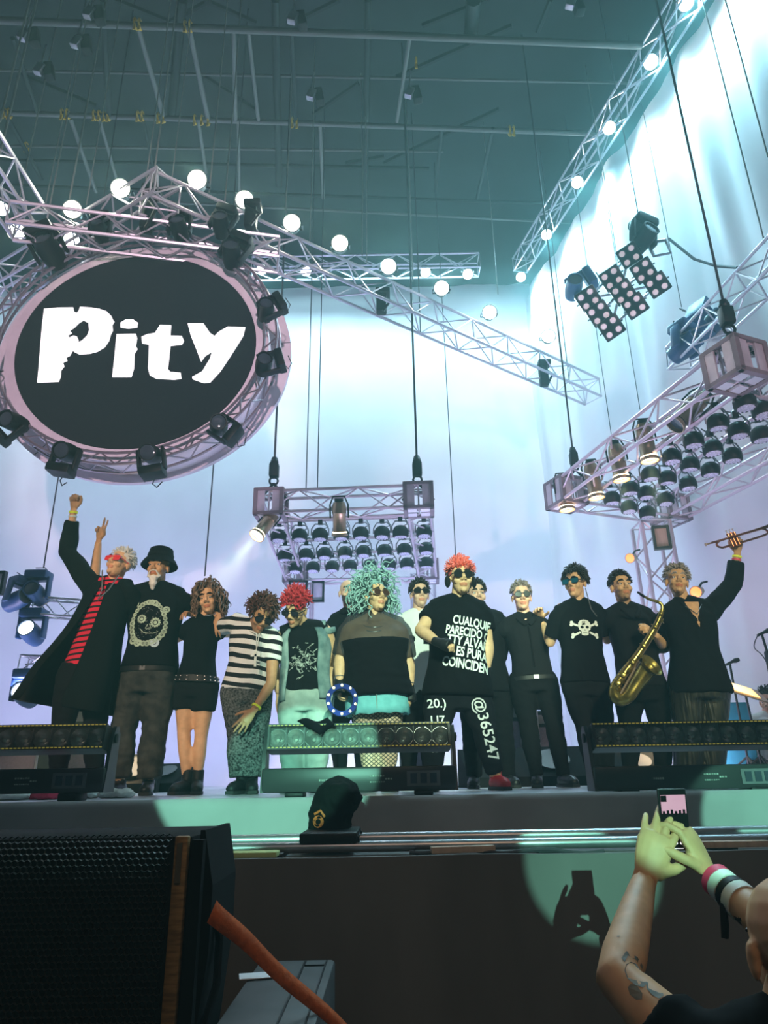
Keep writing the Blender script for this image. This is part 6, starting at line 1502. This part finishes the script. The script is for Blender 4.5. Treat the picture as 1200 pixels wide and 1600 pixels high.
for f_, rr_, w_, m in ((.018, .034, .022, 'bandred'), (.040, .034, .026, 'bandwhite'), (.068, .036, .016, 'black'), (.092, .037, .024, 'bandwhite')): band_on(r, F, 'a', m, f_, rr_, w_)
wp = F.P['wr_a'].lerp(F.P['el_a'], .22); MB().tube([wp + V((-.03, -.03, -.02)), wp + V((-.036, -.035, -.06)), wp + V((-.04, -.034, -.085))], [.008, .009, .008], 4).build('wristband_tail', 'black', r)
body = [c for c in kids(r) if c.name.startswith('body')][0]
K['tattoo'] = mat('tattoo_ink', (.10, .12, .11), .6, c2=(.20, .17, .13), scale=40)
eb = F.P['el_b'].lerp(F.P['wr_b'], .18)
for it in (poly(disc(-.010, .052, .011, .012, 12)), stroke([(-.022, .072), (-.012, .060), (.002, .070), (.016, .062)], .004), poly(disc(-.008, -.005, .018, .014, 9)), poly(disc(.014, -.020, .014, .010, 8)), poly(disc(-.02, -.026, .010, .010, 7)), stroke([(-.02, .012), (-.006, .020), (.012, .010), (.022, -.006)], .006)):
    decal(body, eb, (1, 0, 0), (0, 0, 1), [it], 'tattoo', 'tattoo', .0018)
pc_ = at(1053, 1280, yp); ph = thing('phone', 'black phone held up, its screen showing the stage', 'phone', pc_)
pw = (at(1076, 1280, yp) - at(1031, 1280, yp)).length; phh = (at(1053, 1231, yp) - at(1053, 1329, yp)).length; rp_ = M.Rotation(R(8), 3, 'X')
Wp = lambda x, y, z: pc_ + rp_ @ V((x, y, z))
MB().bbox(pc_, (pw, .009, phh), .0042, rp_).build('case', 'black', ph)
K['screenblack'] = mat('phone_screen_black', (.01, .01, .012), .1)
K['screenpic'] = mat('phone_picture', (.05, .03, .04), .5, spec=.1, emit=(.92, .55, .72), es=.62, c2=(.08, .05, .06), scale=60)
sn = MB().box(Wp(0, -.0052, 0), (pw * .93, .001, phh * .965), rp_).build('screen', 'screenblack', ph, smooth=False)
MB().box(Wp(0, -.0060, phh * .25), (pw * .86, .001, phh * .30), rp_).build('live_picture', 'screenpic', sn, smooth=False)
b = MB()
for k in range(6): b.box(Wp(pw * (-.36 + .14 * k), -.0067, phh * (.105 + .012 * (k % 3))), (pw * .08, .0008, phh * .07), rp_)
b.box(Wp(-pw * .33, -.0067, phh * .34), (pw * .2, .0008, phh * .1), rp_); b.build('picture_people', 'cloth_black', sn, smooth=False)
b = MB()
for k in range(4): b.lathe([(.001, 0), (.0032, 0), (.0032, .0006), (.001, .0006)], M.Translation(Wp(pw * (-.2 + .17 * k), -.0066, -phh * .37)) @ M.Rotation(R(98), 4, 'X'), 8)
for k in range(4): b.box(Wp(pw * (-.12 + .12 * k), -.0066, -phh * .29), (pw * .05, .0006, phh * .012), rp_)
b.box(Wp(0, -.0066, -phh * .455), (pw * .4, .0006, phh * .008), rp_); b.build('screen_icons', 'ledwhite', sn, smooth=False)

# the workbench used for building is done
sc.cursor.location = (0, 0, 0)
bpy.data.scenes.remove(TMP)
